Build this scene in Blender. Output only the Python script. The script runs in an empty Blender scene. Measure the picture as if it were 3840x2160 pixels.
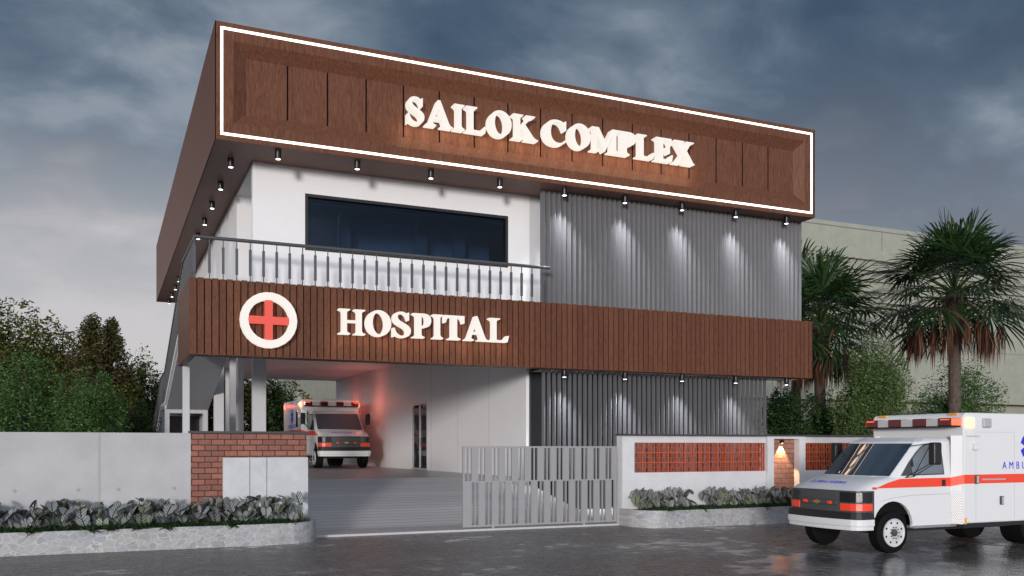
import bpy, bmesh, math, random
import numpy as np
from mathutils import Vector, Matrix
R = math.radians
SC = bpy.context.scene
COL = SC.collection
rng = random.Random(7)
NR = np.random.RandomState(11)

# ------------------------------------------------------------------ helpers
class MB:
    """collects shapes, becomes ONE mesh object"""
    def __init__(s): s.v = []; s.f = []; s.uv = None
    def add(s, vs, fs):
        n = len(s.v); s.v += [tuple(p) for p in vs]; s.f += [tuple(i+n for i in f) for f in fs]; return s
    def box(s, x0, x1, y0, y1, z0, z1):
        return s.add([(x0,y0,z0),(x1,y0,z0),(x1,y1,z0),(x0,y1,z0),(x0,y0,z1),(x1,y0,z1),(x1,y1,z1),(x0,y1,z1)],
              [(0,3,2,1),(4,5,6,7),(0,1,5,4),(1,2,6,5),(2,3,7,6),(3,0,4,7)])
    def obox(s, c, ax, ay, az):
        c = Vector(c); ax=Vector(ax); ay=Vector(ay); az=Vector(az)
        vs = [c+a*ax+b*ay+d*az for d in (-1,1) for (a,b) in ((-1,-1),(1,-1),(1,1),(-1,1))]
        return s.add(vs, [(0,3,2,1),(4,5,6,7),(0,1,5,4),(1,2,6,5),(2,3,7,6),(3,0,4,7)])
    def prism(s, pts, axis, a, b):
        """polygon pts (two coords) extruded along axis from a to b; axis 'y': pts=(x,z); 'x': pts=(y,z); 'z': pts=(x,y)"""
        def mk(p, t): return {'y':(p[0],t,p[1]),'x':(t,p[0],p[1]),'z':(p[0],p[1],t)}[axis]
        n = len(pts)
        vs = [mk(p,a) for p in pts]+[mk(p,b) for p in pts]
        fs = [tuple(range(n)), tuple(range(2*n-1,n-1,-1))]
        fs += [(i,i+n,(i+1)%n+n,(i+1)%n) for i in range(n)]
        return s.add(vs, fs)
    def tube(s, path, rad, n=8, cap=True):
        path = [Vector(p) for p in path]
        if not hasattr(rad,'__len__'): rad = [rad]*len(path)
        vs=[]; fs=[]
        for i,p in enumerate(path):
            t = (path[min(i+1,len(path)-1)]-path[max(i-1,0)]).normalized()
            a = t.cross(Vector((0,0,1)))
            if a.length < 1e-3: a = t.cross(Vector((1,0,0)))
            a.normalize(); b = t.cross(a)
            for k in range(n):
                w = 2*math.pi*k/n
                vs.append(p+rad[i]*(math.cos(w)*a+math.sin(w)*b))
        for i in range(len(path)-1):
            for k in range(n):
                fs.append((i*n+k, i*n+(k+1)%n, (i+1)*n+(k+1)%n, (i+1)*n+k))
        if cap:
            fs.append(tuple(range(n-1,-1,-1))); m=(len(path)-1)*n; fs.append(tuple(range(m,m+n)))
        return s.add(vs,fs)
    def lathe(s, prof, c, axis='z', n=20):
        """prof: list of (r, h)"""
        vs=[]; fs=[]
        for r,h in prof:
            for k in range(n):
                w=2*math.pi*k/n; a=r*math.cos(w); b=r*math.sin(w)
                q={'z':(a,b,h),'y':(a,h,b),'x':(h,a,b)}[axis]
                vs.append((c[0]+q[0],c[1]+q[1],c[2]+q[2]))
        for i in range(len(prof)-1):
            for k in range(n):
                fs.append((i*n+k,i*n+(k+1)%n,(i+1)*n+(k+1)%n,(i+1)*n+k))
        fs.append(tuple(range(n-1,-1,-1))); m=(len(prof)-1)*n; fs.append(tuple(range(m,m+n)))
        return s.add(vs,fs)
    def build(s, name, mat, parent=None, smooth=False, bevel=0, seg=2, fix=True):
        me = bpy.data.meshes.new(name)
        v = s.v
        if parent is not None:
            ox,oy,oz = parent.get('_o',(0,0,0)); v=[(a-ox,b-oy,c-oz) for a,b,c in v]
        me.from_pydata(v,[],s.f)
        if fix:
            bm=bmesh.new(); bm.from_mesh(me); bmesh.ops.recalc_face_normals(bm,faces=bm.faces); bm.to_mesh(me); bm.free()
        me.materials.append(mat)
        if smooth:
            me.polygons.foreach_set('use_smooth',[True]*len(me.polygons))
        o = bpy.data.objects.new(name, me); COL.objects.link(o)
        if parent is not None:
            o.parent = parent; o['_o'] = parent.get('_o',(0,0,0))
        if bevel:
            m=o.modifiers.new('edge','BEVEL'); m.width=bevel; m.segments=seg; m.limit_method='ANGLE'; m.angle_limit=R(35)
        if smooth:
            try:
                m=o.modifiers.new('smooth','EDGE_SPLIT'); m.split_angle=R(38)
            except Exception: pass
        return o

def thing(name, label, cat, loc=(0,0,0), group=None):
    o = bpy.data.objects.new(name, None); COL.objects.link(o)
    o.location = loc; o['_o'] = tuple(loc); o.empty_display_size=.2
    return tag(o, label, cat, group)
def tag(o, label, cat, group=None):
    o['label']=label; o['category']=cat
    if group: o['group']=group
    return o
def single(mb, name, mat, label, cat, group=None, loc=None, **k):
    """a thing that is one mesh; its origin goes to loc"""
    if loc is not None: mb.v=[(a-loc[0],b-loc[1],c-loc[2]) for a,b,c in mb.v]
    o = mb.build(name, mat, None, **k)
    if loc is not None: o.location=loc
    return tag(o,label,cat,group)
def struct(mb, name, mat, kind='structure', **k):
    o = mb.build(name, mat, None, **k); o['kind']=kind; return o
def copy_tree(o, parent=None):
    c=o.copy(); COL.objects.link(c)
    if parent is not None: c.parent=parent
    for ch in list(o.children): copy_tree(ch,c)
    return c
ORD=['first','second','third','fourth','fifth','sixth','seventh','eighth','ninth','tenth','eleventh','twelfth','thirteenth','fourteenth','fifteenth','sixteenth','seventeenth','eighteenth','nineteenth','twentieth']

# ------------------------------------------------------------------ camera
F=3412.6; TH=R(24.136); HY=1674.2; CH=1.8
cam=bpy.data.cameras.new('camera'); camo=bpy.data.objects.new('camera',cam); COL.objects.link(camo)
camo.location=(0,0,CH); camo.rotation_euler=(R(90),0,-TH)
cam.sensor_width=36; cam.lens=36*F/3840; cam.shift_y=(HY-1080)/3840; cam.clip_end=2000; cam.clip_start=.1
SC.camera=camo
_c,_s=math.cos(TH),math.sin(TH)
def at(px,py,Y=None,X=None,Z=None):
    u=(px-1920)/F; v=(HY-py)/F; ax=u*_c+_s; ay=_c-u*_s
    d = Y/ay if Y is not None else X/ax if X is not None else (Z-CH)/v
    return Vector((d*ax,d*ay,CH+v*d)), d

# ------------------------------------------------------------------ materials
def mat(name): 
    m=bpy.data.materials.new(name); m.use_nodes=True
    return m, m.node_tree.nodes, m.node_tree.links, m.node_tree.nodes['Principled BSDF']
def srgb(r,g,b):
    f=lambda c:(c/255/12.92 if c/255<=.04045 else ((c/255+.055)/1.055)**2.4)
    return (f(r),f(g),f(b),1)
def simple(name,col,rough=.5,metal=0,spec=.5,emit=None,es=0,bump=0,bscale=40,var=0,vscale=3):
    m,n,l,b=mat(name)
    b.inputs['Base Color'].default_value=(*col[:3],1); b.inputs['Roughness'].default_value=rough
    b.inputs['Metallic'].default_value=metal; b.inputs['Specular IOR Level'].default_value=spec
    if emit: b.inputs['Emission Color'].default_value=(*emit[:3],1); b.inputs['Emission Strength'].default_value=es
    tc=n.new('ShaderNodeTexCoord')
    if bump:
        t=n.new('ShaderNodeTexNoise'); t.inputs['Scale'].default_value=bscale; t.inputs['Detail'].default_value=5
        l.new(tc.outputs['Object'],t.inputs['Vector'])
        bp=n.new('ShaderNodeBump'); bp.inputs['Strength'].default_value=bump; bp.inputs['Distance'].default_value=.02
        l.new(t.outputs['Fac'],bp.inputs['Height']); l.new(bp.outputs['Normal'],b.inputs['Normal'])
    if var:
        t=n.new('ShaderNodeTexNoise'); t.inputs['Scale'].default_value=vscale; t.inputs['Detail'].default_value=7; t.inputs['Roughness'].default_value=.65
        l.new(tc.outputs['Object'],t.inputs['Vector'])
        mr=n.new('ShaderNodeMapRange'); mr.inputs['From Min'].default_value=.3; mr.inputs['From Max'].default_value=.7
        mr.inputs['To Min'].default_value=1-var; mr.inputs['To Max'].default_value=1+var
        l.new(t.outputs['Fac'],mr.inputs['Value'])
        mx=n.new('ShaderNodeMix'); mx.data_type='RGBA'; mx.blend_type='MULTIPLY'; mx.inputs[0].default_value=1
        mx.inputs[6].default_value=(*col[:3],1); l.new(mr.outputs['Result'],mx.inputs[7]); l.new(mx.outputs[2],b.inputs['Base Color'])
    return m
def ramp(n,stops):
    r=n.new('ShaderNodeValToRGB'); e=r.color_ramp.elements
    while len(e)<len(stops): e.new(.5)
    for k,(p,c) in enumerate(stops): e[k].position=p; e[k].color=(*c[:3],1)
    return r
def mapped(n,l,scale,src='Object',swap=None):
    tc=n.new('ShaderNodeTexCoord'); out=tc.outputs[src]
    if swap:
        sp=n.new('ShaderNodeSeparateXYZ'); cb=n.new('ShaderNodeCombineXYZ'); l.new(out,sp.inputs[0])
        for i,k in enumerate(swap):
            if k: l.new(sp.outputs[k],cb.inputs[i])
        out=cb.outputs[0]
    mp=n.new('ShaderNodeMapping'); mp.inputs['Scale'].default_value=scale; l.new(out,mp.inputs['Vector'])
    return mp.outputs['Vector']
def wood(name,c0,c1,c2,rough=.42,scale=1.0,island=0.0):
    m,n,l,b=mat(name)
    v=mapped(n,l,(9*scale,9*scale,1.3*scale))
    t=n.new('ShaderNodeTexNoise'); t.inputs['Scale'].default_value=3.4; t.inputs['Detail'].default_value=8; t.inputs['Roughness'].default_value=.6; t.inputs['Distortion'].default_value=.6
    l.new(v,t.inputs['Vector'])
    r=ramp(n,[(.32,c0),(.5,c1),(.68,c2)]); l.new(t.outputs['Fac'],r.inputs['Fac'])
    t2=n.new('ShaderNodeTexNoise'); t2.inputs['Scale'].default_value=14; t2.inputs['Detail'].default_value=3
    l.new(v,t2.inputs['Vector'])
    mr=n.new('ShaderNodeMapRange'); mr.inputs['To Min'].default_value=.78; mr.inputs['To Max'].default_value=1.22; l.new(t2.outputs['Fac'],mr.inputs['Value'])
    val=mr.outputs['Result']
    if island:
        g=n.new('ShaderNodeNewGeometry'); m2=n.new('ShaderNodeMapRange'); m2.inputs['To Min'].default_value=1-island; m2.inputs['To Max'].default_value=1+island
        l.new(g.outputs['Random Per Island'],m2.inputs['Value'])
        mm=n.new('ShaderNodeMath'); mm.operation='MULTIPLY'; l.new(val,mm.inputs[0]); l.new(m2.outputs['Result'],mm.inputs[1]); val=mm.outputs[0]
    mx=n.new('ShaderNodeMix'); mx.data_type='RGBA'; mx.blend_type='MULTIPLY'; mx.inputs[0].default_value=1
    l.new(r.outputs['Color'],mx.inputs[6]); l.new(val,mx.inputs[7]); l.new(mx.outputs[2],b.inputs['Base Color'])
    b.inputs['Roughness'].default_value=rough; b.inputs['Specular IOR Level'].default_value=.16
    bp=n.new('ShaderNodeBump'); bp.inputs['Strength'].default_value=.12; bp.inputs['Distance'].default_value=.01
    l.new(t.outputs['Fac'],bp.inputs['Height']); l.new(bp.outputs['Normal'],b.inputs['Normal'])
    return m
WOOD=wood('stained_timber',(.092,.035,.0185),(.126,.051,.028),(.158,.069,.040),.46,.8)
PLANK=wood('plank_timber',(.084,.031,.0165),(.117,.046,.0255),(.152,.066,.038),.5,1.6,.12)
WOODDARK=simple('dark_backing',(.004,.0025,.002),.8,0,.1)
BOUNCEWOOD=wood('bounce_lit_timber',(.185,.105,.082),(.215,.125,.098),(.245,.148,.118),.5,1.2)  # same timber as the box, bounce light put into its lighter colour
WHITE=simple('white_plaster',(.74,.735,.74),.55,bump=.08,bscale=60,var=.02,vscale=1.2)
LINTEL=simple('grey_white_paint',(.50,.50,.515),.5,bump=.05,bscale=50,var=.03,vscale=2)
STAIRPAINT=simple('stair_paint',(.46,.46,.475),.55,var=.03,vscale=2)
FIN=simple('grey_metal_slat',(.145,.145,.155),.33,.25,var=.06,vscale=3)
FRAME=simple('black_frame',(.008,.008,.008),.4)
STEEL=simple('painted_steel',(.085,.085,.09),.38,.35)
GATE=simple('gate_paint',(.31,.305,.315),.45,.1,var=.02,vscale=4)
BLACKMETAL=simple('black_metal',(.012,.012,.013),.35,.3)
LED=simple('led_light',(1,.96,.88),.5,emit=(1,.93,.82),es=2.6)
SIGN=simple('lit_letter',(.13,.125,.11),.5,0,.2,emit=(1,.93,.865),es=.83)
REDCROSS=simple('lit_red',(.30,.03,.02),.45,emit=(1,.13,.09),es=.52)
LENSW=simple('lamp_lens',(1,1,1),.3,emit=(.95,.97,1),es=5)
DARKGLASS=simple('blue_tinted_glass',(.011,.019,.034),.04,0,.28)
DARKROOM=simple('dark_interior_glass',(.014,.016,.019),.3,0,.3)
def tinted():
    m,n,l,b=mat('blue_tinted_pane'); b.inputs['Base Color'].default_value=(.014,.022,.038,1); b.inputs['Roughness'].default_value=.03; b.inputs['Specular IOR Level'].default_value=.22
    t=n.new('ShaderNodeBsdfTransparent'); t.inputs['Color'].default_value=(.46,.58,.70,1)
    mx=n.new('ShaderNodeMixShader'); mx.inputs[0].default_value=.75; l.new(b.outputs[0],mx.inputs[1]); l.new(t.outputs[0],mx.inputs[2]); l.new(mx.outputs[0],n['Material Output'].inputs['Surface'])
    return m
TINT=tinted()
def glassmat():
    m,n,l,b=mat('clear_glass'); b.inputs['Base Color'].default_value=(.03,.035,.04,1); b.inputs['Roughness'].default_value=.03; b.inputs['Specular IOR Level'].default_value=.55
    return m
GLASS=glassmat()
CONC=None
def concrete():
    m,n,l,b=mat('fair_faced_concrete')
    v=mapped(n,l,(1,1,1))
    t=n.new('ShaderNodeTexNoise'); t.inputs['Scale'].default_value=1.6; t.inputs['Detail'].default_value=9; t.inputs['Roughness'].default_value=.6; l.new(v,t.inputs['Vector'])
    r=ramp(n,[(.3,(.365,.362,.37)),(.7,(.44,.437,.445))]); l.new(t.outputs['Fac'],r.inputs['Fac'])
    # small streaky pits
    v2=mapped(n,l,(3,3,9)); t2=n.new('ShaderNodeTexNoise'); t2.inputs['Scale'].default_value=3.2; t2.inputs['Detail'].default_value=2; l.new(v2,t2.inputs['Vector'])
    r2=ramp(n,[(.20,(.72,.72,.73)),(.26,(1,1,1))]); l.new(t2.outputs['Fac'],r2.inputs['Fac'])
    mx=n.new('ShaderNodeMix'); mx.data_type='RGBA'; mx.blend_type='MULTIPLY'; mx.inputs[0].default_value=1
    l.new(r.outputs['Color'],mx.inputs[6]); l.new(r2.outputs['Color'],mx.inputs[7])
    # formwork tie holes and the darker seam, by position on the wall
    tc=n.new('ShaderNodeTexCoord'); sp=n.new('ShaderNodeSeparateXYZ'); l.new(tc.outputs['Object'],sp.inputs[0])
    def M(op,a,bv,c=None):
        q=n.new('ShaderNodeMath'); q.operation=op
        for i,x in enumerate((a,bv,c)):
            if x is None: continue
            if isinstance(x,(int,float)): q.inputs[i].default_value=x
            else: l.new(x,q.inputs[i])
        return q.outputs[0]
    cols=[]
    for hx in (-1.42,-.42,.24,1.19): 
        dx=M('SUBTRACT',sp.outputs['X'],hx); dz=M('SUBTRACT',sp.outputs['Z'],1.02)
        d2=M('ADD',M('MULTIPLY',dx,dx),M('MULTIPLY',dz,dz)); cols.append(M('LESS_THAN',d2,.034**2))
    s=cols[0]
    for q in cols[1:]: s=M('ADD',s,q)
    seam=M('LESS_THAN',M('ABSOLUTE',M('SUBTRACT',sp.outputs['X'],-.078),0),.026)
    tot=M('ADD',M('MULTIPLY',s,.55),M('MULTIPLY',seam,.34))
    mx2=n.new('ShaderNodeMix'); mx2.data_type='RGBA'; l.new(tot,mx2.inputs[0]); l.new(mx.outputs[2],mx2.inputs[6]); mx2.inputs[7].default_value=(.22,.205,.20,1)
    l.new(mx2.outputs[2],b.inputs['Base Color']); b.inputs['Roughness'].default_value=.7
    bp=n.new('ShaderNodeBump'); bp.inputs['Strength'].default_value=.15; bp.inputs['Distance'].default_value=.01; l.new(t2.outputs['Fac'],bp.inputs['Height']); l.new(bp.outputs['Normal'],b.inputs['Normal'])
    return m
CONC=concrete()
RENDER=simple('grey_render',(.60,.60,.61),.7,bump=.25,bscale=14,var=.06,vscale=3.5)
PANEL=simple('cement_panel',(.50,.505,.515),.6,bump=.12,bscale=18,var=.10,vscale=3)
def brick(name,c1,c2,mort,w,h,ms,bump=.5,rough=.75,noise=.3):
    m,n,l,b=mat(name)
    v=mapped(n,l,(1,1,1),swap=('X','Z',None))
    br=n.new('ShaderNodeTexBrick'); br.inputs['Scale'].default_value=1; br.inputs['Brick Width'].default_value=w; br.inputs['Row Height'].default_value=h
    br.inputs['Mortar Size'].default_value=ms; br.inputs['Mortar Smooth'].default_value=.15; br.inputs['Bias'].default_value=0
    br.inputs['Color1'].default_value=(*c1,1); br.inputs['Color2'].default_value=(*c2,1); br.inputs['Mortar'].default_value=(*mort,1)
    l.new(v,br.inputs['Vector'])
    t=n.new('ShaderNodeTexNoise'); t.inputs['Scale'].default_value=22; t.inputs['Detail'].default_value=6; l.new(v,t.inputs['Vector'])
    mr=n.new('ShaderNodeMapRange'); mr.inputs['To Min'].default_value=1-noise; mr.inputs['To Max'].default_value=1+noise; l.new(t.outputs['Fac'],mr.inputs['Value'])
    mx=n.new('ShaderNodeMix'); mx.data_type='RGBA'; mx.blend_type='MULTIPLY'; mx.inputs[0].default_value=1
    l.new(br.outputs['Color'],mx.inputs[6]); l.new(mr.outputs['Result'],mx.inputs[7]); l.new(mx.outputs[2],b.inputs['Base Color'])
    mt=n.new('ShaderNodeMath'); mt.operation='MULTIPLY_ADD'; mt.inputs[1].default_value=-1.6; l.new(br.outputs['Fac'],mt.inputs[0]); l.new(t.outputs['Fac'],mt.inputs[2])
    bp=n.new('ShaderNodeBump'); bp.inputs['Strength'].default_value=bump; bp.inputs['Distance'].default_value=.012; l.new(mt.outputs[0],bp.inputs['Height']); l.new(bp.outputs['Normal'],b.inputs['Normal'])
    b.inputs['Roughness'].default_value=rough
    return m
BRICK=brick('red_brick',(.31,.120,.082),(.20,.077,.055),(.024,.02,.018),.235,.1075,.0085,.6,.8,.38)
SPLITBRICK=brick('split_face_brick',(.36,.18,.13),(.28,.13,.095),(.10,.06,.05),.25,.125,.005,1.0,.8,.4)
GRANITE=simple('dark_granite',(.05,.05,.055),.5,bump=.1,bscale=80,var=.7,vscale=90)
TERRA=simple('terracotta',(.44,.080,.030),.65,var=.12,vscale=6)
def flagstone():
    m,n,l,b=mat('flagstone_cladding')
    v=mapped(n,l,(6.4,6.4,10),swap=('X',None,'Z'))
    nz=n.new('ShaderNodeTexNoise'); nz.inputs['Scale'].default_value=1.4; nz.inputs['Detail'].default_value=2; l.new(v,nz.inputs['Vector'])
    ad=n.new('ShaderNodeMix'); ad.data_type='RGBA'; ad.blend_type='LINEAR_LIGHT'; ad.inputs[0].default_value=.30; l.new(v,ad.inputs[6]); l.new(nz.outputs['Color'],ad.inputs[7])
    vo=n.new('ShaderNodeTexVoronoi'); vo.feature='DISTANCE_TO_EDGE'; vo.inputs['Scale'].default_value=1; l.new(ad.outputs[2],vo.inputs['Vector'])
    vc=n.new('ShaderNodeTexVoronoi'); vc.feature='F1'; vc.inputs['Scale'].default_value=1; l.new(ad.outputs[2],vc.inputs['Vector'])
    sp=n.new('ShaderNodeSeparateColor'); l.new(vc.outputs['Color'],sp.inputs[0])
    r=ramp(n,[(0,(.27,.275,.285)),(.5,(.34,.335,.34)),(.8,(.36,.35,.345)),(1,(.29,.315,.36))]); l.new(sp.outputs[0],r.inputs['Fac'])
    v3=mapped(n,l,(1,1,1)); t=n.new('ShaderNodeTexNoise'); t.inputs['Scale'].default_value=20; t.inputs['Detail'].default_value=6; l.new(v3,t.inputs['Vector'])
    mr=n.new('ShaderNodeMapRange'); mr.inputs['To Min'].default_value=.72; mr.inputs['To Max'].default_value=1.25; l.new(t.outputs['Fac'],mr.inputs['Value'])
    mx=n.new('ShaderNodeMix'); mx.data_type='RGBA'; mx.blend_type='MULTIPLY'; mx.inputs[0].default_value=1; l.new(r.outputs['Color'],mx.inputs[6]); l.new(mr.outputs['Result'],mx.inputs[7])
    e=ramp(n,[(.016,(1,1,1)),(.028,(0,0,0))]); l.new(vo.outputs['Distance'],e.inputs['Fac'])
    mk=n.new('ShaderNodeMix'); mk.data_type='RGBA'; l.new(e.outputs['Color'],mk.inputs[0]); l.new(mx.outputs[2],mk.inputs[6]); mk.inputs[7].default_value=(.50,.495,.49,1)
    l.new(mk.outputs[2],b.inputs['Base Color']); b.inputs['Roughness'].default_value=.55
    bp=n.new('ShaderNodeBump'); bp.inputs['Strength'].default_value=.4; bp.inputs['Distance'].default_value=.01; l.new(t.outputs['Fac'],bp.inputs['Height']); l.new(bp.outputs['Normal'],b.inputs['Normal'])
    return m
FLAG=flagstone()
SOIL=simple('dark_soil',(.012,.010,.008),.9,bump=.6,bscale=30)
def leafmat(name,stops,trans=.25,rough=.5,spec=.3):
    m,n,l,b=mat(name)
    g=n.new('ShaderNodeNewGeometry'); r=ramp(n,stops); l.new(g.outputs['Random Per Island'],r.inputs['Fac'])
    l.new(r.outputs['Color'],b.inputs['Base Color']); b.inputs['Roughness'].default_value=rough; b.inputs['Specular IOR Level'].default_value=spec
    tr=n.new('ShaderNodeBsdfTranslucent'); l.new(r.outputs['Color'],tr.inputs['Color'])
    mx=n.new('ShaderNodeMixShader'); mx.inputs[0].default_value=trans
    l.new(b.outputs[0],mx.inputs[1]); l.new(tr.outputs[0],mx.inputs[2]); l.new(mx.outputs[0],n['Material Output'].inputs['Surface'])
    return m
LF_OLIVE=leafmat('olive_leaf',[(0, (0.0338, 0.039, 0.0078)), (0.45, (0.0858, 0.0988, 0.0156)), (0.85, (0.1495, 0.1625, 0.0286)), (1, (0.13, 0.078, 0.0325))])
LF_RED=leafmat('bronze_leaf',[(0, (0.0345, 0.0322, 0.0115)), (0.45, (0.069, 0.0713, 0.0184)), (0.72, (0.0978, 0.092, 0.0276)), (0.86, (0.1092, 0.0598, 0.0345)), (1, (0.0805, 0.0978, 0.0253))])
LF_DARK=leafmat('dark_leaf',[(0, (0.0172, 0.0374, 0.0086)), (0.6, (0.0359, 0.0719, 0.0158)), (1, (0.0719, 0.115, 0.0259))])
LF_FINE=leafmat('fine_green_leaf',[(0, (0.0344, 0.0756, 0.0192)), (0.6, (0.0688, 0.1444, 0.0385)), (1, (0.1169, 0.2131, 0.0619))])
LF_BRIGHT=leafmat('bright_green_leaf',[(0,(.050,.085,.024)),(.6,(.105,.165,.050)),(1,(.16,.22,.075))])
LF_DEEP=leafmat('deep_green_leaf',[(0, (0.01, 0.025, 0.0063)), (0.6, (0.0225, 0.0525, 0.0125)), (1, (0.0438, 0.0875, 0.02))])
PALM=leafmat('palm_leaf',[(0,(.008,.022,.006)),(.5,(.016,.045,.012)),(.9,(.035,.075,.018)),(1,(.10,.07,.03))],.15,.4,.5)
PALMD=leafmat('dead_palm_leaf',[(0,(.07,.030,.016)),(.6,(.13,.055,.030)),(1,(.18,.085,.05))],.15,.7)
GRASS=leafmat('ground_cover_blade',[(0, (0.008, 0.024, 0.0048)), (0.7, (0.0176, 0.048, 0.0096)), (1, (0.032, 0.072, 0.016))],.2)
BARK=simple('bark',(.055,.042,.034),.85,bump=.8,bscale=12,var=.35,vscale=6)
PALMBARK=simple('palm_bark',(.085,.062,.050),.9,bump=1,bscale=14,var=.45,vscale=7)
def caladium():
    m,n,l,b=mat('caladium_leaf')
    uv=n.new('ShaderNodeUVMap'); sp=n.new('ShaderNodeSeparateXYZ'); l.new(uv.outputs[0],sp.inputs[0])
    def M(op,a,bv,c=None):
        q=n.new('ShaderNodeMath'); q.operation=op
        for i,x in enumerate((a,bv,c)):
            if x is None: continue
            if isinstance(x,(int,float)): q.inputs[i].default_value=x
            else: l.new(x,q.inputs[i])
        return q.outputs[0]
    ax=M('ABSOLUTE',M('SUBTRACT',sp.outputs[0],.5),0)
    st=M('FRACT',M('MULTIPLY',M('ADD',sp.outputs[1],M('MULTIPLY',ax,.9)),5.0),0)
    vein=M('MAXIMUM',M('LESS_THAN',st,.34),M('LESS_THAN',ax,.045))
    nz=n.new('ShaderNodeTexNoise'); nz.inputs['Scale'].default_value=14; l.new(uv.outputs[0],nz.inputs['Vector'])
    fine=M('LESS_THAN',nz.outputs['Fac'],.42)
    tot=M('MINIMUM',M('ADD',M('MULTIPLY',vein,.9),M('MULTIPLY',fine,.3)),1)
    g=n.new('ShaderNodeNewGeometry'); r=ramp(n,[(0,(.27,.275,.27)),(.55,(.38,.385,.38)),(.8,(.31,.32,.29)),(1,(.20,.24,.12))]); l.new(g.outputs['Random Per Island'],r.inputs['Fac'])
    mx=n.new('ShaderNodeMix'); mx.data_type='RGBA'; l.new(tot,mx.inputs[0]); l.new(r.outputs['Color'],mx.inputs[6]); mx.inputs[7].default_value=(.012,.016,.010,1)
    l.new(mx.outputs[2],b.inputs['Base Color']); b.inputs['Roughness'].default_value=.55; b.inputs['Specular IOR Level'].default_value=.3
    return m
CALAD=caladium()
STEM=simple('leaf_stem',(.03,.035,.018),.6)
def wetroad():
    m,n,l,b=mat('wet_asphalt')
    v=mapped(n,l,(1,1,1))
    def noise(sc,det,vec=v,rough=.55):
        t=n.new('ShaderNodeTexNoise'); t.inputs['Scale'].default_value=sc; t.inputs['Detail'].default_value=det; t.inputs['Roughness'].default_value=rough; l.new(vec,t.inputs['Vector']); return t.outputs['Fac']
    def M(op,a,bv,c=None):
        q=n.new('ShaderNodeMath'); q.operation=op
        for i,x in enumerate((a,bv,c)):
            if x is None: continue
            if isinstance(x,(int,float)): q.inputs[i].default_value=x
            else: l.new(x,q.inputs[i])
        return q.outputs[0]
    big=noise(.33,4); mid=noise(2.4,6); fine=noise(26,8,rough=.7); grit=noise(90,4); strk=noise(5.0,6,rough=.7)
    r=ramp(n,[(.36,(.155,.122,.100)),(.50,(.135,.120,.110)),(.66,(.235,.225,.218))]); l.new(M('ADD',M('MULTIPLY',big,.65),M('MULTIPLY',mid,.35)),r.inputs['Fac'])
    mr=n.new('ShaderNodeMapRange'); mr.inputs['From Min'].default_value=.44; mr.inputs['From Max'].default_value=.66; mr.inputs['To Min'].default_value=.12; mr.inputs['To Max'].default_value=1.95; l.new(M('ADD',M('MULTIPLY',fine,.55),M('MULTIPLY',strk,.55)),mr.inputs['Value'])
    mx=n.new('ShaderNodeMix'); mx.data_type='RGBA'; mx.blend_type='MULTIPLY'; mx.inputs[0].default_value=1; l.new(r.outputs['Color'],mx.inputs[6]); l.new(mr.outputs['Result'],mx.inputs[7])
    l.new(mx.outputs[2],b.inputs['Base Color'])
    # standing water: broad noise, wetter towards the parked ambulance
    sp=n.new('ShaderNodeSeparateXYZ'); l.new(v,sp.inputs[0])
    wx=n.new('ShaderNodeMapRange'); wx.inputs['From Min'].default_value=6.5; wx.inputs['From Max'].default_value=10; l.new(sp.outputs['X'],wx.inputs['Value'])
    wy=n.new('ShaderNodeMapRange'); wy.inputs['From Min'].default_value=12.2; wy.inputs['From Max'].default_value=11.0; l.new(sp.outputs['Y'],wy.inputs['Value'])
    wet=M('ADD',M('MULTIPLY',M('MULTIPLY',wx.outputs['Result'],wy.outputs['Result']),.20),M('ADD',M('MULTIPLY',big,.6),M('MULTIPLY',mid,.4)))
    pud=n.new('ShaderNodeMapRange'); pud.interpolation_type='SMOOTHSTEP'; pud.inputs['From Min'].default_value=.545; pud.inputs['From Max'].default_value=.61; l.new(wet,pud.inputs['Value'])
    P=pud.outputs['Result']
    rr=n.new('ShaderNodeMapRange'); rr.inputs['From Min'].default_value=.35; rr.inputs['From Max'].default_value=.65; rr.inputs['To Min'].default_value=.14; rr.inputs['To Max'].default_value=.42; l.new(M('ADD',M('MULTIPLY',mid,.3),M('MULTIPLY',strk,.7)),rr.inputs['Value'])
    ro=n.new('ShaderNodeMix'); l.new(P,ro.inputs[0]); l.new(rr.outputs['Result'],ro.inputs[2]); ro.inputs[3].default_value=.04
    l.new(ro.outputs[0],b.inputs['Roughness']); b.inputs['Specular IOR Level'].default_value=.5; b.inputs['IOR'].default_value=1.4
    # rain rings in the puddles
    vo=n.new('ShaderNodeTexVoronoi'); vo.feature='F1'; vo.inputs['Scale'].default_value=1.05; vo.inputs['Randomness'].default_value=1
    v2=mapped(n,l,(1,1,0)); l.new(v2,vo.inputs['Vector'])
    d=vo.outputs['Distance']
    fall=n.new('ShaderNodeMapRange'); fall.inputs['From Min'].default_value=.26; fall.inputs['From Max'].default_value=.05; l.new(d,fall.inputs['Value'])
    ring=M('MULTIPLY',M('SINE',M('MULTIPLY',d,95),0),M('MULTIPLY',fall.outputs['Result'],.22))
    hp=M('ADD',M('MULTIPLY',ring,P),M('MULTIPLY',M('SUBTRACT',1.06,P),M('ADD',M('MULTIPLY',strk,3.2),M('ADD',M('MULTIPLY',fine,1.0),M('MULTIPLY',grit,.3)))))
    wav=noise(7,2); hp=M('ADD',hp,M('MULTIPLY',M('MULTIPLY',wav,P),.18))
    bp=n.new('ShaderNodeBump'); bp.inputs['Strength'].default_value=.9; bp.inputs['Distance'].default_value=.03; l.new(hp,bp.inputs['Height']); l.new(bp.outputs['Normal'],b.inputs['Normal'])
    return m
ROAD=wetroad()
EARTH=simple('bare_earth',(.10,.095,.085),.9,var=.2,vscale=.5)
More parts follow.
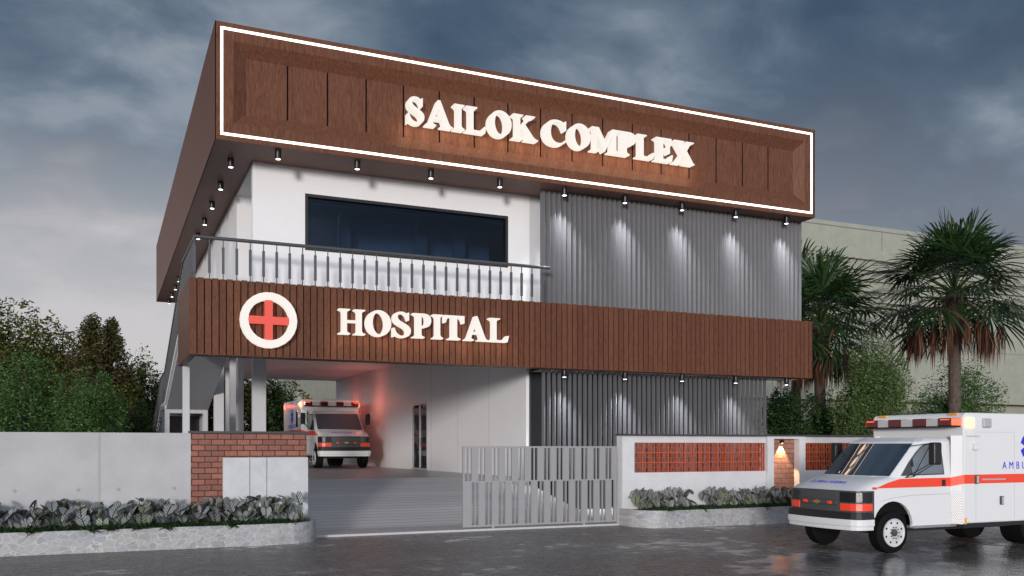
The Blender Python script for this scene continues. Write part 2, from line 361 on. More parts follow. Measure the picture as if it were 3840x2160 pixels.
def tiles(name,col,w,h,ms,dark,rough=.55,axis=('X','Y',None),off=.0,var=.06):
    m,n,l,b=mat(name)
    v=mapped(n,l,(1,1,1),swap=axis)
    br=n.new('ShaderNodeTexBrick'); br.offset=off; br.inputs['Scale'].default_value=1; br.inputs['Brick Width'].default_value=w; br.inputs['Row Height'].default_value=h
    br.inputs['Mortar Size'].default_value=ms; br.inputs['Mortar Smooth'].default_value=.1
    br.inputs['Color1'].default_value=tuple(c*(1-var) for c in col)+(1,); br.inputs['Color2'].default_value=tuple(c*(1+var) for c in col)+(1,); br.inputs['Mortar'].default_value=(*dark,1)
    l.new(v,br.inputs['Vector'])
    t=n.new('ShaderNodeTexNoise'); t.inputs['Scale'].default_value=30; t.inputs['Detail'].default_value=6; l.new(v,t.inputs['Vector'])
    mr=n.new('ShaderNodeMapRange'); mr.inputs['To Min'].default_value=.82; mr.inputs['To Max'].default_value=1.18; l.new(t.outputs['Fac'],mr.inputs['Value'])
    mx=n.new('ShaderNodeMix'); mx.data_type='RGBA'; mx.blend_type='MULTIPLY'; mx.inputs[0].default_value=1; l.new(br.outputs['Color'],mx.inputs[6]); l.new(mr.outputs['Result'],mx.inputs[7]); l.new(mx.outputs[2],b.inputs['Base Color'])
    b.inputs['Roughness'].default_value=rough
    return m
RAMPM=tiles('ramp_boards',(.47,.452,.447),40,.25,.010,(.11,.105,.105),.5,off=0)
FLOORM=tiles('carport_tiles',(.39,.375,.372),1.6,.8,.012,(.15,.15,.16),.4)
YARDM=tiles('pale_pavers',(.62,.61,.58),.5,.3,.018,(.16,.20,.09),.6,off=.5)
BEIGE=simple('beige_render',(.29,.293,.238),.8,bump=.1,bscale=20,var=.09,vscale=1.4)
BEIGED=simple('olive_soffit',(.40,.40,.30),.8)
JOINT=simple('grey_joint',(.16,.17,.18),.7)
# ambulance
AWHITE=simple('white_vehicle_paint',(.71,.71,.72),.28,0,.5)
ARED=simple('orange_red_stripe',(.86,.060,.022),.35)
ABLUE=simple('blue_lettering',(.02,.02,.62),.4)
AGREY=simple('dark_grey_plastic',(.062,.062,.066),.5)
ABLACK=simple('black_bumper',(.010,.010,.011),.45)
TYRE=simple('tyre_rubber',(.0035,.0035,.0035),.8,0,.2)
RIM=simple('white_rim',(.62,.62,.63),.35,.1)
HUB=simple('grey_hub',(.10,.10,.105),.4,.5)
CHROME=simple('light_grey_trim',(.48,.48,.49),.35,.3)
REDLENS=simple('red_lens',(.095,.006,.004),.1,0,.6)
REDLIT=simple('red_lit_lens',(.8,.05,.02),.2,emit=(1,.07,.03),es=3.2)
AMBERLIT=simple('amber_lit_lens',(1,.6,.2),.2,emit=(1,.62,.22),es=2.2)
AMBER=simple('amber_marker',(.85,.36,.03),.3)
CLEARLENS=simple('clear_lens',(.55,.55,.56),.2,.2)
GOLD=simple('gold_emblem',(.45,.29,.10),.35,.6)
HEADL=simple('headlight_glass',(.010,.012,.013),.22,0,.35)
WSCREEN=simple('windscreen_glass',(.028,.042,.062),.02,0,.95)
WSCREEN.node_tree.nodes['Principled BSDF'].inputs['IOR'].default_value=1.9
def plate():
    m,n,l,b=mat('diamond_plate'); v=mapped(n,l,(26,26,26))
    c=n.new('ShaderNodeTexChecker'); c.inputs['Scale'].default_value=1.7; c.inputs['Color1'].default_value=(.42,.42,.43,1); c.inputs['Color2'].default_value=(.20,.20,.21,1); l.new(v,c.inputs['Vector']); l.new(c.outputs['Color'],b.inputs['Base Color'])
    b.inputs['Metallic'].default_value=.4; b.inputs['Roughness'].default_value=.35
    return m
PLATE=plate()

# ------------------------------------------------------------------ ground
struct(MB().box(-500,500,-200,700,-.6,-.012),'ground',EARTH)
struct(MB().box(-120,140,-60,17.958,-.3,0),'road',ROAD)
m=MB(); pr=[(17.962,-.3),(17.962,.035),(19.15,.045),(23.9,.925),(23.9,-.3)]
m.prism(pr,'x',.6,10.83)
struct(m,'driveway_ramp',RAMPM)
struct(MB().box(-1.5,10.83,23.9,52,-.3,.927),'carport_floor',FLOORM)
struct(MB().box(10.833,60,17.962,54,-.3,.03),'yard_paving',YARDM)
struct(MB().box(3.72,10.80,17.966,18.02,-.2,.042),'driveway_edge',LINTEL)

# ------------------------------------------------------------------ hospital building
X0,X1=2.322,20.059; Y0,Y1=21.861,47.666; Z0,Z1=8.868,11.589
bld=thing('hospital_building','two storey hospital with brown timber upper box, white walls, grey slat screens and open carport','building',(10.8,21.8,0))
# upper box : front frame with bevelled recess
rx0,rx1,rz0,rz1=2.727,19.657,9.275,11.188; b_=.31; dr=.17; yi=Y0+dr
ix0,ix1,iz0,iz1=rx0+b_,rx1-b_,rz0+b_,rz1-b_+.01
m=MB()
O=[(X0,Y0,Z0),(X1,Y0,Z0),(X1,Y0,Z1),(X0,Y0,Z1)]; Q=[(rx0,Y0,rz0),(rx1,Y0,rz0),(rx1,Y0,rz1),(rx0,Y0,rz1)]; I=[(ix0,yi,iz0),(ix1,yi,iz0),(ix1,yi,iz1),(ix0,yi,iz1)]
m.add(O+Q,[(0,1,5,4),(1,2,6,5),(2,3,7,6),(3,0,4,7)])
m.add(Q+I,[(0,1,5,4),(1,2,6,5),(2,3,7,6),(3,0,4,7)])
m.build('front_fascia',WOOD,bld)
m=MB().box(ix0,ix1,yi+.075,yi+.12,iz0,iz1); m.build('panel_backing',WOODDARK,bld)
m=MB(); pitch=(ix1-ix0)/17
for i in range(17):
    m.box(ix0+i*pitch+(.020 if i else 0),ix0+(i+1)*pitch-(.020 if i<16 else 0),yi,yi+.074,iz0,iz1)
m.build('recessed_sign_panel',WOOD,bld)
for i in range(1,17): MB().box(ix0+i*pitch-.0195,ix0+i*pitch+.0195,yi+.006,yi+.07,iz0,iz1).build('panel_groove',WOODDARK,bld)
m=MB(); w=.056; a0,a1,c0,c1=2.44,19.949,8.983,11.473
m.box(a0,a1,Y0-.012,Y0-.002,c1-w,c1); m.box(a0,a1,Y0-.012,Y0-.002,c0,c0+w); m.box(a0,a0+w,Y0-.012,Y0-.002,c0+w,c1-w); m.box(a1-w,a1,Y0-.012,Y0-.002,c0+w,c1-w)
m.build('led_strip',LED,bld)
yy=Y0
for xs in (X0,X1):
    m=MB()
    sgn=-1 if xs==X0 else 1
    yy=Y0
    first=1.25
    while yy<Y1-.02:
        wd=first if yy==Y0 else .52
        y2=min(yy+wd,Y1); m.box(min(xs,xs-sgn*.02),max(xs,xs-sgn*.02),yy+(0.009 if yy>Y0 else 0.0),y2-.009,Z0,Z1); yy=y2
    m.build('side_cladding',WOOD,bld)
MB().box(X0+.021,X1-.021,Y0+.1+dr,Y1-.01,Z0+.012,Z1-.01).build('upper_core',WOODDARK,bld)
MB().box(X0+.001,X1-.001,Y0+.001,Y1,Z0,Z0+.011).build('soffit',BOUNCEWOOD,bld)
MB().box(X0+.06,X1-.06,Y0+.25,Y1-.06,Z1-.012,Z1-.004).build('roof_sheet',WOODDARK,bld)
# upper storey walls
YW=23.235; XL=3.361; ZB=5.655
m=MB()
wx0,wx1,wz0,wz1=4.653,10.287,6.79,8.226
def holed(m,x0,x1,z0,z1,hx0,hx1,hz0,hz1,y0,y1):
    m.box(x0,hx0,y0,y1,z0,z1); m.box(hx1,x1,y0,y1,z0,z1); m.box(hx0,hx1,y0,y1,z0,hz0); m.box(hx0,hx1,y0,y1,hz1,z1)
holed(m,XL,10.95,5.2,Z0,wx0,wx1,wz0,wz1,YW,YW+.22)
m.build('upper_front_wall',WHITE,bld)
m=MB(); m.box(XL,10.95,26.2,26.4,5.2,Z0); m.box(XL,XL+.2,26.4,Y1-.3,5.2,Z0); m.box(XL+.001,10.9,YW+.22,26.2,Z0-.09,Z0-.001)
m.build('upper_side_wall',WHITE,bld)
# window
fr=MB(); 
t=.076; holed(fr,wx0,wx1,wz0,wz1,wx0+t,wx1-t,wz0+t,wz1-t,YW-.012,YW+.16)
win=fr.build('window',FRAME,bld)
MB().box(wx0+t,wx1-t,YW+.10,YW+.12,wz0+t,wz1-t).build('pane',TINT,win)
# blocks the view behind the window
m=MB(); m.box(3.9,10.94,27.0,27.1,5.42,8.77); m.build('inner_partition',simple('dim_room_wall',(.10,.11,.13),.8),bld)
for (ya,za) in ((23.9,8.45),(24.9,8.45),(26.0,8.45)): MB().box(3.9,10.9,ya,ya+.14,za,8.76).build('ceiling_beam',LINTEL,bld)
for xa in (6.1,8.4,9.6): MB().box(xa,xa+.32,25.6,25.9,5.42,8.44).build('inner_post',LINTEL,bld)
MB().box(4.2,8.3,26.2,26.9,5.42,7.25).build('room_cabinet',LINTEL,bld)
# slat screens
def slats(x0,x1,pitch,vec,th,z0,z1,y):
    m=MB(); n=int(round((x1-x0)/pitch)); a=Vector((vec[0]/2,vec[1]/2,0)); nn=Vector((-a.y,a.x,0)).normalized()*(th/2)
    for i in range(n):
        m.obox((x0+(i+.5)*pitch,y,(z0+z1)/2),a,nn,(0,0,(z1-z0)/2))
    return m
slats(10.93,20.03,.1605,(.095,-.125),.02,ZB-.3,Z0-.003,22.50).build('upper_slat_screen',FIN,bld)
slats(10.95,18.75,.162,(.034,-.095),.034,.03,3.9,22.50).build('lower_slat_screen',FIN,bld)
MB().box(10.95,20.0,YW,YW+.2,ZB-.4,Z0-.004).build('screen_backing_wall',LINTEL,bld)
m=MB(); m.box(10.93,18.2,YW-.1,YW+.1,.03,3.9); m.build('shopfront_glass',DARKROOM,bld)
m=MB(); m.box(10.95,18.19,YW+.1,46,.03,5.15); m.build('ground_floor_rooms',LINTEL,bld)
m=MB(); m.box(10.93,18.2,YW-.13,YW-.101,1.5,1.56)
for k in range(8): m.box(10.93+k*1.03,10.98+k*1.03,YW-.13,YW-.101,.03,3.9)
m.build('shopfront_frame',FRAME,bld)
# plank fascia band
bx0,bx1,by0,by1,bz0,bz1=1.764,19.926,21.814,25.342,3.900,5.655
m=MB(); n=113; p=(bx1-bx0)/n
for i in range(n):
    m.box(bx0+i*p+.012,bx0+(i+1)*p-.012,by0,by0+.03,bz0+.004,bz1-(.0 if i%2 else .012))
m.build('plank_fascia',PLANK,bld)
MB().box(bx0,bx0+.02,by0+.03,by1,bz0+.004,bz1+.01).build('fascia_end',PLANK,bld); MB().box(bx1-.02,bx1,by0+.03,23.4,bz0+.004,bz1).build('fascia_end',PLANK,bld)
m=MB(); m.box(bx0+.02,10.95,by0+.031,22.35,bz0+.012,bz1-.02); m.box(bx0+.02,bx0+.17,22.35,by1-.002,bz0+.012,bz1-.02)
m.box(10.95,bx1-.021,by0+.031,23.13,bz0+.012,bz1-.02); m.build('fascia_core',WOODDARK,bld)
m=MB(); m.box(bx0+.001,bx1-.001,by0+.001,22.35,bz0,bz0+.0115); m.box(bx0+.001,bx0+.17,22.3505,by1-.001,bz0,bz0+.0115); m.build('fascia_underside',WOOD,bld)
MB().box(10.952,bx1-.03,22.352,23.12,bz0-.0,bz0+.0115).build('screen_soffit',LINTEL,bld)
# balcony slab, carport ceiling
MB().box(bx0+.175,10.95,22.355,46.2,5.15,5.42).build('carport_ceiling',WHITE,bld) if False else None
m=MB(); m.box(3.16,10.83,22.355,46.2,5.15,5.42); m.box(bx0+.175,3.158,22.355,25.9,5.0,5.42); m.build('carport_ceiling',WHITE,bld)
# carport wall with sliding door
dy0,dy1,dz1=31.79,33.55,3.43
m=MB(); m.box(10.83,10.925,23.198,dy0,.03,5.15); m.box(10.83,10.925,dy1,46.204,.03,5.15); m.box(10.83,10.925,dy0,dy1,dz1,5.15); m.box(10.83,10.925,dy0,dy1,.03,.93)
m.build('carport_wall',WHITE,bld)
for ya in (25.9,28.6,31.3,36.5,41): MB().box(10.8285,10.831,ya,ya+.035,.93,5.15).build('wall_joint',LINTEL,bld)
d_=MB(); fw=.06
d_.box(10.82,10.90,dy0,dy1,dz1-fw,dz1); d_.box(10.82,10.90,dy0,dy1,.93,.93+fw)
for ya in (dy0,(dy0+dy1)/2-fw/2,dy1-fw): d_.box(10.82,10.90,ya,ya+fw,.93+fw,dz1-fw)
dor=d_.build('sliding_door',CHROME,bld)
MB().box(10.85,10.865,dy0+fw,(dy0+dy1)/2-fw/2,.93+fw,dz1-fw).build('pane',GLASS,dor)
MB().box(10.85,10.865,(dy0+dy1)/2+fw/2,dy1-fw,.93+fw,dz1-fw).build('pane',GLASS,dor)
MB().box(10.826,10.835,(dy0+dy1)/2-.12,(dy0+dy1)/2-.09,1.8,2.1).build('door_handle',BLACKMETAL,dor)
# columns
for (xa,xb,ya,yb,za) in ((1.86,2.03,25.0,25.24,3.9),(3.96,4.35,27.4,27.6,5.15),(3.16,3.46,30.0,30.2,5.15),(4.06,4.28,31.6,31.9,5.15),(4.33,4.55,35.6,35.9,5.15),(4.75,4.98,40.5,40.8,5.15)):
    MB().box(xa,xb,ya,yb,.92,za).build('column',LINTEL,bld,bevel=.008,seg=1)
# staircase
st=MB().box(1.80,3.14,31.6,33.69,3.03,3.19).build('staircase',STAIRPAINT,bld)   # landing
m=MB(); m.prism([(26.03,4.63),(31.6,3.19),(31.6,3.03),(31.45,3.04),(25.9,4.46),(25.345,4.58),(25.345,4.86)],'x',1.84,3.14); m.build('flight',STAIRPAINT,st)
m=MB(); m.prism([(33.69,3.178),(41.6,.93),(41.3,.93),(33.69,3.03)],'x',1.84,3.14); m.build('flight',STAIRPAINT,st)
m=MB(); m.prism([(25.345,4.86),(26.03,4.70),(31.6,3.25),(33.69,3.24),(41.9,.93),(41.55,.93),(33.69,3.14),(31.6,3.14),(26.03,4.58),(25.345,4.74)],'x',1.785,1.838); m.build('stringer',WHITE,st)
m=MB()
for k in range(18):
    y=25.5+k*.34; z=4.86-(k)*.0885; m.box(1.84,3.13,y,y+.3,z-.16,z-.02)
m.build('tread',STAIRPAINT,st)
m=MB(); m.box(1.80,1.945,31.70,31.9,.92,3.03); m.box(2.99,3.14,31.70,31.9,.92,3.03); m.box(1.945,2.99,31.70,31.9,2.893,3.03); m.build('portal_frame',STAIRPAINT,st)
m=MB(); m.box(1.82,3.12,33.6,33.7,.92,3.03); m.box(3.02,3.12,32.4,33.6,.92,3.03); m.build('stair_back_wall',STAIRPAINT,st)
MB().box(1.95,2.98,33.4,33.59,.92,2.85).build('store_door',simple('brown_door',(.03,.024,.021),.6),st)
# balcony railing (front and side) and stair railing
ry=21.914; rx=1.875
rail=MB().tube([(10.93,ry,6.595),(rx,ry,6.595),(rx,25.06,6.595)],.043,12).build('balcony_railing',STEEL,bld,smooth=True)
def baluster(x,y,z0,z1,parent):
    h=z1-z0; m=MB(); m.box(x-.011,x+.011,y-.011,y+.011,z0,z0+.16*h); m.box(x-.011,x+.011,y-.011,y+.011,z1-.19*h,z1); m.box(x-.029,x+.029,y-.024,y+.024,z0+.16*h,z1-.19*h)
    return m.build('baluster',STEEL,parent,fix=False)
k=0
x=10.705
while x>1.8: baluster(x if x>1.95 else rx,ry,5.64,6.57,rail); x-=.3036
y=ry+.30
while y<25.1: baluster(rx,y,5.64,6.57,rail); y+=.3036
rp=[(rx,25.06,6.595),(rx,32.9,4.33),(rx,35.3,4.28),(rx,41.6,2.45)]
srail=MB().tube(rp,.033,10).build('stair_railing',STEEL,st,smooth=True)
sp_=[(25.06,5.2),(26.03,4.65),(31.6,3.2),(33.69,3.19),(41.9,.95)]
def interp(y,tab):
    for (a,za),(b,zb) in zip(tab,tab[1:]):
        if a<=y<=b: return za+(zb-za)*(y-a)/(b-a)
    return tab[-1][1]
y=25.4
while y<41.5:
    zr=interp(y,[(p[1],p[2]) for p in rp]); baluster(rx,y,interp(y,sp_),zr-.02,st); y+=.33

# ------------------------------------------------------------------ lettering
def bez(p0,p1,p2,p3,n=8):
    o=[]
    for i in range(1,n+1):
        t=i/n; a=(1-t)**3; b=3*t*(1-t)**2; c=3*t*t*(1-t); d=t**3
        o.append((a*p0[0]+b*p1[0]+c*p2[0]+d*p3[0],a*p0[1]+b*p1[1]+c*p2[1]+d*p3[1]))
    return o
def path(seq):
    out=[]
    for s in seq:
        if len(s)==2: out.append(s)
        else: out+=bez(out[-1],s[0:2],s[2:4],s[4:6])
    return out
def ell(cx,cy,rx_,ry_,rot=0,n=40):
    o=[]
    for i in range(n):
        w=2*math.pi*i/n; a=rx_*math.cos(w); b=ry_*math.sin(w); o.append((cx+a+rot*b,cy+b))
    return o
SB=(.045,.07,.13)
def stem(x0,x1,a,b):   # contour right side going down for a serifed stem: handled inline
    return None
GL={
'I':[path([(0,1),(1,1),(1,.955),(.85,.93,.72,.90,.70,.82),(.70,.18),(.72,.10,.85,.07,1,.045),(1,0),(0,0),(0,.045),(.15,.07,.28,.10,.30,.18),(.30,.82),(.28,.90,.15,.93,0,.955)])],
'L':[path([(0,1),(.54,1),(.54,.955),(.45,.93,.37,.91,.36,.83),(.36,.12),(.37,.08,.40,.075,.46,.075),(.62,.075),(.76,.08,.82,.16,.90,.27),(1,.27),(.93,0),(0,0),(0,.045),(.09,.07,.16,.10,.17,.18),(.17,.83),(.16,.91,.09,.93,0,.955)])],
'A':[path([(.44,1.03),(.53,1.03),(.86,.16),(.89,.09,.94,.05,1,.045),(1,0),(.56,0),(.56,.045),(.63,.06,.67,.09,.65,.14),(.605,.28),(.31,.28),(.27,.14),(.26,.09,.30,.06,.38,.045),(.38,0),(0,0),(0,.045),(.07,.06,.11,.10,.14,.17)]),[(.35,.375),(.57,.375),(.465,.70)]],
'O':[ell(.5,.5,.5,.525),ell(.5,.5,.245,.435,-.035)],
'S':[path([(.90,1.0),(.90,.68),(.82,.68),(.78,.85,.66,.95,.50,.95),(.34,.95,.27,.88,.27,.80),(.27,.70,.42,.64,.60,.57),(.82,.49,1.0,.42,1.0,.26),(1.0,.08,.80,-.025,.54,-.025),(.38,-.025,.24,.02,.15,.07),(.09,0),(.02,0),(.02,.36),(.10,.36),(.15,.16,.32,.05,.52,.05),(.68,.05,.75,.12,.75,.20),(.75,.31,.60,.37,.44,.43),(.20,.52,.03,.59,.03,.76),(.03,.93,.22,1.025,.46,1.025),(.60,1.025,.70,.99,.78,.94),(.84,1.0)])],
'C':[path([(.97,1.0),(.97,.63),(.90,.63),(.84,.84,.74,.95,.58,.95),(.38,.95,.29,.74,.29,.50),(.29,.24,.42,.075,.64,.075),(.78,.075,.88,.13,.96,.25),(1.0,.21),(.91,.05,.74,-.025,.54,-.025),(.20,-.025,0,.20,0,.48),(0,.80,.22,1.025,.54,1.025),(.68,1.025,.80,.98,.86,.93),(.91,1.0)])],
'K':[path([(0,1),(.40,1),(.40,.955),(.33,.93,.285,.91,.28,.84),(.28,.55),(.31,.55),(.55,.86),(.58,.91,.55,.945,.51,.955),(.51,1),(.88,1),(.88,.955),(.80,.93,.74,.90,.69,.85),(.48,.61),(.80,.16),(.86,.09,.92,.06,1,.045),(1,0),(.49,0),(.49,.045),(.55,.05,.57,.08,.54,.13),(.335,.46),(.28,.40),(.28,.16),(.285,.09,.33,.07,.40,.045),(.40,0),(0,0),(0,.045),(.07,.07,.13,.09,.135,.16),(.135,.84),(.13,.91,.07,.93,0,.955)])],
'M':[path([(0,1),(.25,1),(.51,.40),(.75,1),(1,1),(1,.955),(.94,.93,.905,.91,.90,.85),(.90,.15),(.905,.09,.94,.07,1,.045),(1,0),(.62,0),(.62,.045),(.68,.07,.725,.09,.73,.15),(.73,.70),(.475,0),(.445,0),(.175,.66),(.175,.15),(.18,.09,.22,.07,.28,.045),(.28,0),(0,0),(0,.045),(.06,.07,.105,.09,.11,.15),(.11,.85),(.105,.91,.06,.93,0,.955)])],
'P':[path([(0,1),(.58,1),(.86,1,1,.90,1,.72),(1,.52,.82,.42,.56,.42),(.46,.42),(.46,.15),(.47,.09,.53,.07,.63,.045),(.63,0),(0,0),(0,.045),(.10,.07,.17,.09,.18,.15),(.18,.85),(.17,.91,.10,.93,0,.955)]),path([(.46,.92),(.54,.92),(.66,.92,.71,.84,.71,.71),(.71,.58,.65,.50,.54,.50),(.46,.50)])],
'E':[path([(0,1),(.92,1),(.92,.70),(.86,.70),(.82,.86,.74,.92,.60,.92),(.42,.92),(.42,.55),(.56,.55),(.68,.55,.74,.60,.76,.69),(.82,.69),(.82,.35),(.76,.35),(.74,.44,.68,.475,.56,.475),(.42,.475),(.42,.08),(.62,.08),(.78,.08,.86,.15,.92,.29),(1,.29),(.95,0),(0,0),(0,.045),(.10,.07,.17,.09,.17,.15),(.17,.85),(.17,.91,.10,.93,0,.955)])],
'X':[path([(0,1),(.50,1),(.50,.955),(.43,.94,.40,.91,.43,.87),(.565,.66),(.67,.85),(.70,.91,.67,.94,.59,.955),(.59,1),(.97,1),(.97,.955),(.88,.93,.82,.90,.78,.85),(.62,.58),(.89,.15),(.92,.08,.95,.06,1,.045),(1,0),(.50,0),(.50,.045),(.58,.06,.60,.08,.57,.13),(.46,.34),(.32,.14),(.29,.08,.33,.06,.41,.045),(.41,0),(0,0),(0,.045),(.09,.06,.14,.10,.18,.15),(.40,.44),(.13,.86),(.09,.92,.05,.94,0,.955)])],
'H':[path([(0,1),(.42,1),(.42,.955),(.35,.94,.305,.91,.30,.84),(.30,.56),(.70,.56),(.70,.84),(.695,.91,.65,.94,.58,.955),(.58,1),(1,1),(1,.955),(.93,.94,.875,.91,.87,.84),(.87,.16),(.875,.09,.93,.06,1,.045),(1,0),(.58,0),(.58,.045),(.65,.06,.695,.09,.70,.16),(.70,.48),(.30,.48),(.30,.16),(.305,.09,.35,.06,.42,.045),(.42,0),(0,0),(0,.045),(.07,.06,.125,.09,.13,.16),(.13,.84),(.125,.91,.07,.94,0,.955)])],
'T':[path([(0,1),(1,1),(1,.69),(.93,.69),(.90,.85,.82,.92,.70,.92),(.63,.92),(.63,.15),(.64,.09,.70,.07,.80,.045),(.80,0),(.20,0),(.20,.045),(.30,.07,.36,.09,.37,.15),(.37,.92),(.30,.92),(.18,.92,.10,.85,.07,.69),(0,.69)])],
}
def solid2d(contours,depth):
    """filled outline with holes -> mesh data, in the xy plane, thickness depth along z"""
    cu=bpy.data.curves.new('outline','CURVE'); cu.dimensions='2D'; cu.fill_mode='BOTH'; cu.extrude=depth/2
    for c in contours:
        s=cu.splines.new('POLY'); s.points.add(len(c)-1)
        for q,(x,y) in zip(s.points,c): q.co=(x,y,0,1)
        s.use_cyclic_u=True
    o=bpy.data.objects.new('outline',cu); COL.objects.link(o)
    me=bpy.data.meshes.new_from_object(o.evaluated_get(bpy.context.evaluated_depsgraph_get()))
    bpy.data.objects.remove(o); bpy.data.curves.remove(cu)
    return me
def wall_letters(root,letters,z0,cap,yf,depth):
    for ch,xa,xb in letters:
        g=[[(p[0]*(xb-xa),p[1]*cap) for p in c] for c in GL[ch]]
        me=solid2d(g,depth); me.materials.append(SIGN)
        o=bpy.data.objects.new('letter_'+ch.lower() if False else 'letter',me); COL.objects.link(o); o.parent=root
        o.rotation_euler=(R(90),0,0); o.location=(xa-root.location.x,yf+depth/2-root.location.y,z0-root.location.z)
        o['label']='glowing cream capital letter '+ch
s1=thing('complex_sign','large glowing cream serif lettering SAILOK COMPLEX on the recessed brown panel','sign',(6.9,22.03,9.9))
wall_letters(s1,[('S',6.906,7.346),('A',7.385,8.108),('I',8.146,8.428),('L',8.472,9.035),('O',9.107,9.748),('K',9.794,10.516),('C',10.70,11.378),('O',11.459,12.109),('M',12.153,13.005),('P',13.007,13.548),('L',13.601,14.163),('E',14.217,14.779),('X',14.823,15.519)],9.90,.645,21.77,.255)
s2=thing('hospital_sign','glowing cream serif lettering HOSPITAL on the plank band above the carport','sign',(5.1,21.8,4.5))
wall_letters(s2,[('H',5.138,5.781),('O',5.807,6.433),('S',6.475,6.937),('P',6.994,7.467),('I',7.519,7.785),('T',7.822,8.358),('A',8.373,9.017),('L',9.05,9.595)],4.503,.61,21.60,.205)
s3=thing('red_cross_emblem','glowing cream ring around a red cross beside the word HOSPITAL','sign',(3.5,21.8,4.74))
me=solid2d([ell(0,0,.648,.648,0,26),ell(0,0,.47,.47,0,26)],.17); me.materials.append(SIGN)
o=bpy.data.objects.new('ring',me); COL.objects.link(o); o.parent=s3; o.rotation_euler=(R(90),0,0); o.location=(0,21.62+.085-21.8,0)
a=.088; L=.475
me=solid2d([[(-a,L),(a,L),(a,a),(L,a),(L,-a),(a,-a),(a,-L),(-a,-L),(-a,-a),(-L,-a),(-L,a),(-a,a)]],.12); me.materials.append(REDCROSS)
o=bpy.data.objects.new('cross',me); COL.objects.link(o); o.parent=s3; o.rotation_euler=(R(90),0,0); o.location=(0,21.65+.06-21.8,0)

def glow(x,y,z,en,rad=.12):
    l=bpy.data.lights.new('sign_glow','POINT'); l.energy=en; l.color=(1,.66,.40); l.shadow_soft_size=rad
    o=bpy.data.objects.new('sign_glow',l); COL.objects.link(o); o.location=(x,y,z)
for k in range(17): glow(6.95+k*.53,21.80,9.76,4.6,.2)
for k in range(9): glow(5.2+k*.54,21.60,4.38,2.2,.18)
for k in range(8): glow(5.5+k*.54,21.70,4.82,.55,.1)
# ------------------------------------------------------------------ downlights
dl=thing('downlight','black cylinder downlight on the front soffit above the left end of the white wall','downlight',(3.79,22.12,Z0),'black downlights under the soffits')
MB().lathe([(.068,0),(.075,-.004),(.075,-.19),(.070,-.205),(.058,-.205)],(3.79,22.12,Z0),n=20).build('housing',BLACKMETAL,dl,smooth=True)
MB().lathe([(.054,-.2055),(.054,-.209)],(3.79,22.12,Z0),n=20).build('lens',LENSW,dl)
def put(x,y,z,label,spot=0):
    c=copy_tree(dl); c.location=(x,y,z); c['label']=label; 
    return c
def spotlamp(x,y,z,en,aim=(0,0,-1),size=62,col=(.95,.97,1),blend=.55,rad=.07):
    l=bpy.data.lights.new('spot_lamp','SPOT'); l.energy=en; l.spot_size=R(size); l.spot_blend=blend; l.color=col; l.shadow_soft_size=rad
    o=bpy.data.objects.new('spot_lamp',l); COL.objects.link(o); o.location=(x,y,z); o.rotation_euler=Vector(aim).to_track_quat('-Z','Y').to_euler(); return o
for k in range(1,9):
    x=3.79+k*1.9228; xx=x
    if k<4: lab='black downlight on the front soffit above the white wall, %s from the left'%ORD[k]
    else: lab='black downlight on the front soffit above the upper grey slats, %s from the left'%ORD[k-4]
    put(xx,22.12,Z0,lab)
    if k>=4: spotlamp(xx,22.13,Z0-.22,520,(0,.105,-1),80,blend=1)
    else: spotlamp(xx,22.2,Z0-.22,15,(0,0,-1),80,blend=1)
for k in range(12):
    spotlamp(2.84,23.24+k*2.125,Z0-.22,45,(.05,0,-1),80,blend=1) if k<6 else None
    put(2.84,23.24+k*2.125,Z0,'black cylinder downlight on the left side soffit, %s counted back from the front corner'%ORD[k])
for k in range(5):
    x=3.79+(k+4)*1.9228
    put(x,22.12,bz0,'black cylinder downlight below the plank band over the lower grey slats, %s from the left'%ORD[k])
    if k<4: spotlamp(x,22.13,bz0-.22,520,(0,.105,-1),80,blend=1)

# ------------------------------------------------------------------ boundary walls and gate
single(MB().box(-14,1.478,18.0,18.22,0,2.052),'boundary_wall',CONC,'long grey fair faced concrete wall left of the brick pier','wall')
pier=thing('brick_pier','red brick pier with dark granite cap and pale cement panels left of the driveway','wall',(2.55,18.1,0))
MB().box(1.48,3.635,17.985,18.25,0,2.045).build('brick_body',BRICK,pier)
MB().box(1.455,3.66,17.955,18.28,2.047,2.09).build('cap',GRANITE,pier)
m=MB(); yA,yB=17.885,17.983; g=.006
for (xa,xb,za,zb) in ((2.045,2.535,.79,1.588),(2.535,2.852,.79,1.588),(2.852,3.64,.79,1.588),(2.045,2.695,.0,.79),(2.695,3.24,.0,.79),(3.24,3.64,.0,.79)):
    m.box(xa+g*(xa>2.05),xb-g*(xb<3.6),yA,yB,za+g*(za>0),zb-g*(zb<1))
m.build('cladding_panel',PANEL,pier)
MB().box(2.047,3.638,yA+.012,yB-.001,.01,1.58).build('panel_backing',AGREY,pier)
